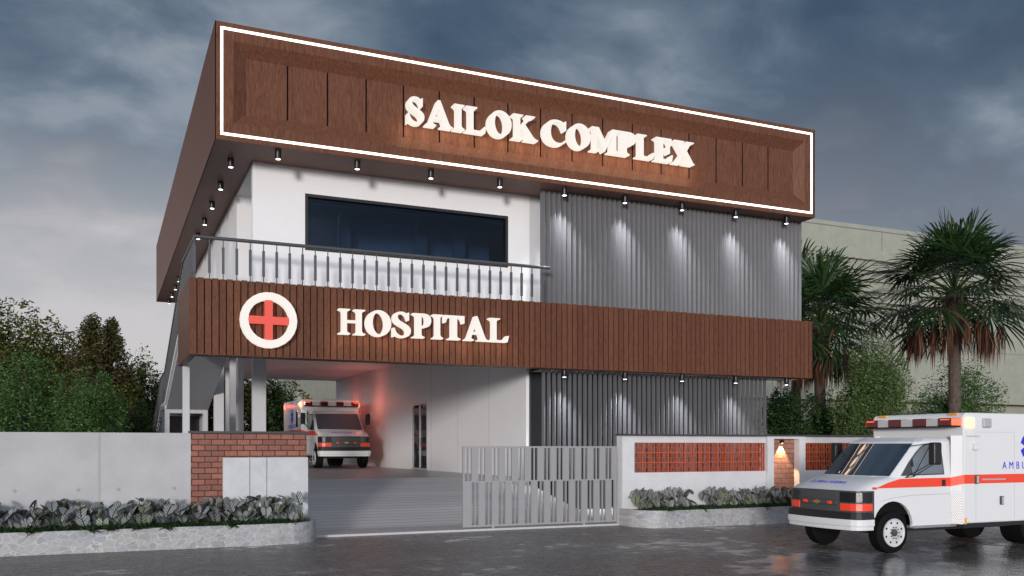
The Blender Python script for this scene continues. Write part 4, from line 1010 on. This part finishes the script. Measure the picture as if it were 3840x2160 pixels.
# cab upper
lo=[(.70,0),(.73,.45),(.83,.77),(.94,.845),(2.28,.86)]; hi=[(1.38,0),(1.40,.42),(1.47,.73),(1.57,.785),(2.28,.80)]; rf=[(1.58,0),(1.60,.38),(1.66,.61),(1.74,.69),(2.28,.72)]
def ring(t,z): 
    f=[(u,v,z) for u,v in t]; return f[::-1]+[(u,-v,z) for u,v in t[1:]]
m=MB(); Rr_=[ring(lo,1.262),ring(hi,1.885),ring(rf,1.955)]; n=len(Rr_[0]); vs=Rr_[0]+Rr_[1]+Rr_[2]
fs=[(r*n+i,r*n+i+1,(r+1)*n+i+1,(r+1)*n+i) for r in range(2) for i in range(n-1)]+[tuple(range(2*n,3*n)),tuple([0,n,2*n,3*n-1,2*n-1,n-1])]
m.add(vs,fs); A(m,'cab_shell',AWHITE,bevel=.022,seg=3)
def lerp3(a,b,t): return tuple(a[i]+(b[i]-a[i])*t for i in range(3))
# windscreen : proud of the shell by a few millimetres
front=[(.83,.77),(.73,.45),(.70,0),(.73,-.45),(.83,-.77)]; ftop=[(1.47,.73),(1.40,.42),(1.38,0),(1.40,-.42),(1.47,-.73)]
m=MB(); vs=[]
for tt in (.05,.5,.94):
    for (a,b) in zip(front,ftop):
        p=lerp3((a[0],a[1],1.262),(b[0],b[1],1.885),tt); vs.append((p[0]-.006,p[1],p[2]+.004))
m.add(vs,[(r*5+i,r*5+i+1,(r+1)*5+i+1,(r+1)*5+i) for r in range(2) for i in range(4)])
A(m,'windscreen',WSCREEN,smooth=True)
# side windows
def sidepoint(u,z,s,off):
    t=(z-1.262)/(1.885-1.262); v=.86+(.80-.86)*t-(.015*(2.28-u)/1.34); return (u,s*(v+off),z)
pw=[(1.03,1.300),(2.04,1.312),(2.05,1.34),(2.02,1.80),(1.99,1.835),(1.66,1.845),(1.54,1.80),(1.40,1.69),(1.22,1.52)]
pg=[(1.30,1.325),(2.02,1.332),(2.00,1.80),(1.67,1.825),(1.55,1.78),(1.41,1.67),(1.28,1.545)]
for s in (-1,1):
    m=MB(); m.add([sidepoint(u,z,s,.004) for u,z in pw],[tuple(range(len(pw)))]); w=A(m,'side_window',AGREY)
    m=MB(); m.add([sidepoint(u,z,s,.008) for u,z in pg],[tuple(range(len(pg)))]); A(m,'pane',WSCREEN,w)
# cab to box corner, diamond plate, step
for s in (-1,1):
    pl=[(2.20,s*.858),(2.335,s*1.012),(2.335,s*.858)]
    A(MB().prism(pl,'z',1.03,1.99),'corner_panel',AWHITE)
    A(MB().prism([(2.19,s*.862),(2.335,s*1.018),(2.335,s*.858)],'z',.45,1.029),'tread_plate',PLATE)
    A(MB().box(1.29,2.32,min(s*.72,s*.875),max(s*.72,s*.875),.405,.448),'running_board',PLATE)
# stripe
for s in (-1,1):
    m=MB(); e=.864
    m.add([(.225,s*(.80+.0),1.08),(.42,s*e,1.10),(.42,s*e,1.115),(.26,s*.82,1.10)],[(0,1,2,3)]) if False else None
    m.add([(.44,s*e,1.10),(2.20,s*e,1.106),(2.20,s*e,1.258),(1.0,s*(e-.001),1.252),(.72,s*(e-.002),1.19),(.52,s*(e),1.125)],[(0,1,2,3,4,5)])
    m.add([(2.19,s*(.862),1.106),(2.333,s*1.0225,1.152),(2.333,s*1.0225,1.309),(2.19,s*.862,1.258)],[(0,1,2,3)])
    m.add([(2.35,s*1.0225,1.152),(5.73,s*1.0225,1.152),(5.73,s*1.0225,1.309),(2.35,s*1.0225,1.309)],[(0,1,2,3)])
    m.add([(2.333,s*1.0225,1.152),(2.35,s*1.0225,1.152),(2.35,s*1.0225,1.309),(2.333,s*1.0225,1.309)],[(0,1,2,3)])
    A(m,'stripe',ARED)
# box fittings
for s in (-1,1):
    ya,yb=(1.02,1.05) if s>0 else (-1.05,-1.02)
    A(MB().box(2.36,2.56,ya,yb,2.13,2.29),'warning_lamp',AMBERLIT,bevel=.012)
    A(MB().box(5.42,5.62,ya,yb,2.13,2.29),'warning_lamp',REDLIT,bevel=.012)
    A(MB().box(2.77,2.975,ya,yb+s*.015,2.13,2.295) if s>0 else MB().box(2.77,2.975,ya-.015,yb,2.13,2.295),'side_lamp',CHROME,bevel=.03)
    A(MB().box(2.39,2.73,min(s*1.02,s*1.026),max(s*1.02,s*1.026),1.972,1.988),'trim_strip',CHROME)
    A(MB().box(2.53,2.64,min(s*1.02,s*1.085),max(s*1.02,s*1.085),1.74,1.855),'flood_lamp',AWHITE,bevel=.01)
    for (u0,z0) in ((2.585,1.145),(3.22,.765)):
        h=A(MB().box(u0,u0+.105,min(s*1.018,s*1.03),max(s*1.018,s*1.03),z0,z0+.155),'door_latch',AGREY,bevel=.008)
        A(MB().box(u0+.045,u0+.095,min(s*1.03,s*1.036),max(s*1.03,s*1.036),z0+.012,z0+.143),'latch_plate',CHROME,h)
    A(MB().box(2.77,3.37,min(s*1.02,s*1.03),max(s*1.02,s*1.03),1.208,1.232),'chrome_strip',CHROME)
    A(MB().box(2.345,2.39,min(s*1.01,s*1.028),max(s*1.01,s*1.028),.45,.56),'side_marker',AMBER)
    A(MB().box(1.98,2.06,min(s*.862,s*.873),max(s*.862,s*.873),1.115,1.225),'door_handle',ABLACK)
    A(MB().box(.385,.47,min(s*.845,s*.872),max(s*.845,s*.872),1.08,1.12),'fender_lamp',ARED,bevel=.006)
    A(MB().box(2.315,2.36,min(s*.70,s*.88),max(s*.70,s*.88),2.352,2.386),'roof_marker',AMBER)
    m=MB(); m.prism([(2.19,.985),(1.3,.975),(.78,.93),(.55,.88),(.555,.875),(.78,.923),(1.3,.966),(2.19,.976)],'y',s*.8605,s*.8635); A(m,'crease_trim',CHROME)
    for (ua,ub,za,zb) in ((2.62,2.626,.5,2.05),(3.60,3.606,.5,2.05),(2.62,3.606,2.05,2.056)): A(MB().box(ua,ub,min(s*1.0205,s*1.0212),max(s*1.0205,s*1.0212),za,zb),'door_seam',CHROME)
# passenger side window of the box
A(MB().box(2.95,3.28,1.021,1.03,1.42,2.0),'box_window',WSCREEN,bevel=.01)
# mirrors
for s in (-1,1):
    mm=A(MB().box(1.42,1.60,min(s*1.06,s*1.20),max(s*1.06,s*1.20),1.49,1.87),'mirror',ABLACK,bevel=.03,seg=3)
    m=MB()
    for a,b in (((1.20,.80,1.80),(1.50,1.12,1.86)),((1.20,.80,1.80),(1.20,.815,1.70)),((1.12,.87,1.275),(1.46,1.10,1.52)),((1.12,.87,1.275),(1.30,.87,1.285)),((1.30,.87,1.285),(1.52,1.12,1.52)),((1.30,.87,1.285),(1.46,1.08,1.84))):
        m.tube([(a[0],s*a[1],a[2]),(b[0],s*b[1],b[2])],.008,6)
    A(m,'mirror_arm',ABLACK,mm)
# light bar
lb=A(MB().box(2.085,2.335,-.965,.965,2.135,2.158),'light_bar',ABLACK,bevel=.006)
seg=[(-.965,-.70,'r'),(-.70,-.44,'c'),(-.44,-.18,'r'),(-.18,.16,'c'),(.16,.43,'r'),(.43,.70,'c'),(.70,.965,'r')]
seg=[(-.965,-.69,'r'),(-.69,-.42,'c'),(-.42,-.14,'r'),(-.14,.14,'c'),(.14,.42,'r'),(.42,.69,'c'),(.69,.965,'r')]
for a,b,c in seg:
    if c=='r': A(MB().box(2.075,2.335,a+.004,b-.004,2.159,2.295),'red_lens',REDLENS,lb,bevel=.012)
    else:
        m=MB(); m.box(2.10,2.335,a+.004,b-.004,2.159,2.285)
        for q in (2.185,2.215,2.245): m.box(2.09,2.10,a+.03,b-.03,q,q+.014)
        A(m,'clear_lens',CLEARLENS,lb)
m=MB(); m.box(2.072,2.0745,-.93,-.75,2.262,2.272); m.box(2.072,2.0745,.75,.93,2.262,2.272); m.box(2.09,2.32,-.9705,-.966,2.17,2.285); m.box(2.09,2.32,.966,.9705,2.17,2.285); A(m,'lit_bulb',REDLIT,lb)
# wheels
def wheel(u,s,dual=False):
    vo_=s*.885; vi=s*(.885-(.50 if dual else .25)); c=(u,0,WR)
    m=MB(); hh=sorted([vi,vo_]); 
    m.lathe([(.22,hh[0]),(.31,hh[0]+.005),(.345,hh[0]+.03),(WR,hh[0]+.06),(WR,hh[1]-.06),(.345,hh[1]-.03),(.31,hh[1]-.005),(.22,hh[1])],c,'y',32)
    t=A(m,'wheel',TYRE,smooth=True)
    m=MB(); f=lambda k:vo_+s*k
    m.lathe([(.238,f(-.02)),(.238,f(.018)),(.226,f(.018)),(.215,f(.004)),(.15,f(.003)),(.125,f(.016)),(.08,f(.016)),(.07,f(.004))],c,'y',32); A(m,'rim',RIM,t,smooth=True)
    m=MB()
    for k in range(8):
        w=R(45*k+20); m.lathe([(.019,f(.002)),(.019,f(.006))],(u+.182*math.cos(w),0,WR+.175*math.sin(w)),'y',10)
    A(m,'rim_hole',TYRE,t)
    m=MB(); m.lathe([(.066,f(.0)),(.06,f(.03)),(.02,f(.036))],c,'y',16)
    for k in range(10):
        w=R(36*k); m.lathe([(.013,f(.012)),(.013,f(.030))],(u+.095*math.cos(w),0,WR+.095*math.sin(w)),'y',6)
    A(m,'hub',HUB,t)
for s in (-1,1): wheel(WX,s); wheel(WX2,s,True)
# lettering
def text_mesh(txt,w,h,depth=.004,mirror=False):
    cu=bpy.data.curves.new('text','FONT'); cu.body=txt; cu.size=1; cu.extrude=.02; cu.space_character=1.75; cu.resolution_u=4; cu.offset=0
    o=bpy.data.objects.new('text',cu); COL.objects.link(o)
    me=bpy.data.meshes.new_from_object(o.evaluated_get(bpy.context.evaluated_depsgraph_get())); bpy.data.objects.remove(o); bpy.data.curves.remove(cu)
    co=np.zeros(len(me.vertices)*3); me.vertices.foreach_get('co',co); co=co.reshape(-1,3)
    mn=co.min(0); mxx=co.max(0); co=(co-mn)/(mxx-mn)*np.array([w,h,depth]); co[:,0]-=w/2
    if mirror: co[:,0]*=-1
    me.vertices.foreach_set('co',co.reshape(-1)); me.update(); me.materials.append(ABLUE)
    if mirror: me.flip_normals()
    return me
for s in (-1,1):
    o=bpy.data.objects.new('lettering',text_mesh('AMBULANCE',1.42,.13)); COL.objects.link(o); o.parent=amb
    o.rotation_euler=(R(90),0,0 if s<0 else R(180)); o.location=(4.0,s*1.0205,1.40)
    bars=[]
    m=MB()
    for k in range(3):
        w=R(60*k); ax=Vector((math.sin(w),0,math.cos(w))); bx=Vector((math.cos(w),0,-math.sin(w)))
        m.obox((4.02,s*1.0225+s*.0006*k,1.80),ax*.255,bx*.068,(0,.0015,0))
    star=A(m,'star_emblem',ABLUE)
    A(MB().obox((4.02,s*1.0265,1.80),(0,0,.17),(.008,0,0),(0,.001,0)),'emblem_staff',AWHITE,star)
# mirror-written word on the bonnet, following its slope
o=bpy.data.objects.new('lettering',text_mesh('AMBULANCE',.80,.115,.004,True)); COL.objects.link(o); o.parent=amb
nx=Vector((0,-1,0)); ny=Vector((.25,0,.080)).normalized(); nz=nx.cross(ny)
# reading direction: seen from the front the word runs right to left
o.matrix_local=Matrix.Translation((.215,.02,1.168)) @ Matrix((( nx.x,ny.x,nz.x,0),(nx.y,ny.y,nz.y,0),(nx.z,ny.z,nz.z,0),(0,0,0,1)))
amb.location=(11.28,12.22,0)
amb2=copy_tree(amb); amb2['label']='white ambulance facing out of the carport beside the white wall, red lights on'
amb2.location=(8.76,35.6,.927); amb2.rotation_euler=(0,0,R(90)); amb2.scale=(1.2,1.2,1.2)
amb['group']='ambulances at the hospital'; amb2['group']='ambulances at the hospital'
def point(loc,en,col,rad=.08):
    l=bpy.data.lights.new('beacon_glow','POINT'); l.energy=en; l.color=col; l.shadow_soft_size=rad
    o=bpy.data.objects.new('beacon_glow',l); COL.objects.link(o); o.location=loc
def loc2(u,v,z): return (8.76-v*1.2,35.6+u*1.2,.927+z*1.2)
point(loc2(2.45,-1.24,2.25),5,(1,.2,.14),.25); point(loc2(1.9,-1.02,2.38),12,(1,.26,.2),.35); point(loc2(5.5,1.25,2.25),4,(1,.08,.05)); point(loc2(2.45,1.14,2.2),3,(1,.45,.15)); point(loc2(5.5,-1.16,2.25),9,(1,.12,.08))
point((11.28+4.6,13.32,2.62),9,(1,.08,.04))

# ------------------------------------------------------------------ sky, sun, render
AZ=R(32); EL=R(5)
w=bpy.data.worlds.new('World'); SC.world=w; w.use_nodes=True
n=w.node_tree.nodes; l=w.node_tree.links; bg=n['Background']; bg.inputs['Strength'].default_value=.1
sky=n.new('ShaderNodeTexSky'); sky.sky_type='NISHITA'; sky.sun_disc=False; sky.sun_elevation=EL; sky.sun_rotation=R(180)+AZ; sky.air_density=1; sky.dust_density=2; sky.ozone_density=1
tc=n.new('ShaderNodeTexCoord'); sp=n.new('ShaderNodeSeparateXYZ'); l.new(tc.outputs['Generated'],sp.inputs[0])
def M(op,a,b,c=None):
    q=n.new('ShaderNodeMath'); q.operation=op
    for i,x in enumerate((a,b,c)):
        if x is None: continue
        if isinstance(x,(int,float)): q.inputs[i].default_value=x
        else: l.new(x,q.inputs[i])
    return q.outputs[0]
zz=M('ADD',M('MAXIMUM',sp.outputs['Z'],0.0),.34)
cb=n.new('ShaderNodeCombineXYZ'); l.new(M('DIVIDE',sp.outputs['X'],zz),cb.inputs[0]); l.new(M('DIVIDE',sp.outputs['Y'],zz),cb.inputs[1])
mp=n.new('ShaderNodeMapping'); mp.inputs['Location'].default_value=(3.1,.6,0); mp.inputs['Scale'].default_value=(2.3,2.8,1); l.new(cb.outputs[0],mp.inputs['Vector'])
def noise(sc,det,ro,dist=.3):
    t=n.new('ShaderNodeTexNoise'); t.inputs['Scale'].default_value=sc; t.inputs['Detail'].default_value=det; t.inputs['Roughness'].default_value=ro; t.inputs['Distortion'].default_value=dist; l.new(mp.outputs[0],t.inputs['Vector']); return t.outputs['Fac']
cl=M('ADD',M('MULTIPLY',noise(1.0,3,.45),.60),M('MULTIPLY',noise(2.4,7,.55),.40))
r=ramp(n,[(.38,(.046,.080,.135)),(.46,(.080,.120,.180)),(.54,(.150,.198,.262)),(.62,(.275,.32,.38))]); l.new(cl,r.inputs['Fac'])
hz=n.new('ShaderNodeMapRange'); hz.interpolation_type='SMOOTHSTEP'; hz.inputs['From Min'].default_value=.37; hz.inputs['From Max'].default_value=.09; l.new(M('ADD',sp.outputs['Z'],M('MULTIPLY',M('SUBTRACT',cl,.5),.42)),hz.inputs['Value'])
hx=n.new('ShaderNodeMapRange'); hx.inputs['From Min'].default_value=.12; hx.inputs['From Max'].default_value=.72; hx.inputs['To Min'].default_value=1; hx.inputs['To Max'].default_value=.28; l.new(sp.outputs['X'],hx.inputs['Value'])
mh=n.new('ShaderNodeMix'); mh.data_type='RGBA'; l.new(M('MULTIPLY',hz.outputs['Result'],hx.outputs['Result']),mh.inputs[0]); l.new(r.outputs['Color'],mh.inputs[6]); mh.inputs[7].default_value=(.62,.60,.62,1)
sc10=n.new('ShaderNodeMix'); sc10.data_type='RGBA'; sc10.blend_type='MULTIPLY'; sc10.inputs[0].default_value=1; sc10.clamp_result=False; l.new(mh.outputs[2],sc10.inputs[6]); sc10.inputs[7].default_value=(10,10,10,1)
fin=n.new('ShaderNodeMix'); fin.data_type='RGBA'; fin.inputs[0].default_value=.93; l.new(sky.outputs[0],fin.inputs[6]); l.new(sc10.outputs[2],fin.inputs[7])
# added fill light: the sky is brightened behind the viewer, out of view
back=n.new('ShaderNodeMapRange'); back.interpolation_type='SMOOTHSTEP'; back.inputs['From Min'].default_value=.10; back.inputs['From Max'].default_value=-.75; back.inputs['To Min'].default_value=1; back.inputs['To Max'].default_value=2.9; l.new(sp.outputs['Y'],back.inputs['Value'])
bx=n.new('ShaderNodeMix'); bx.data_type='RGBA'; bx.blend_type='MULTIPLY'; bx.clamp_result=False; bx.inputs[0].default_value=1; l.new(fin.outputs[2],bx.inputs[6]); l.new(back.outputs['Result'],bx.inputs[7])
l.new(bx.outputs[2],bg.inputs['Color'])
sl=bpy.data.lights.new('sun','SUN'); sl.energy=2.35; sl.angle=R(7); sl.color=(1,.965,.94)
so=bpy.data.objects.new('sun',sl); COL.objects.link(so); so.location=(-20,-40,30)
so.rotation_euler=Vector((math.sin(AZ),math.cos(AZ),-math.tan(EL))).to_track_quat('-Z','Y').to_euler()
SC.render.engine='CYCLES'; SC.cycles.use_denoising=True; SC.cycles.max_bounces=8; SC.cycles.sample_clamp_indirect=8
SC.view_settings.view_transform='Standard'; SC.view_settings.look='None'; SC.view_settings.exposure=0; SC.view_settings.gamma=1
for o in bpy.data.objects:
    if '_o' in o: del o['_o']
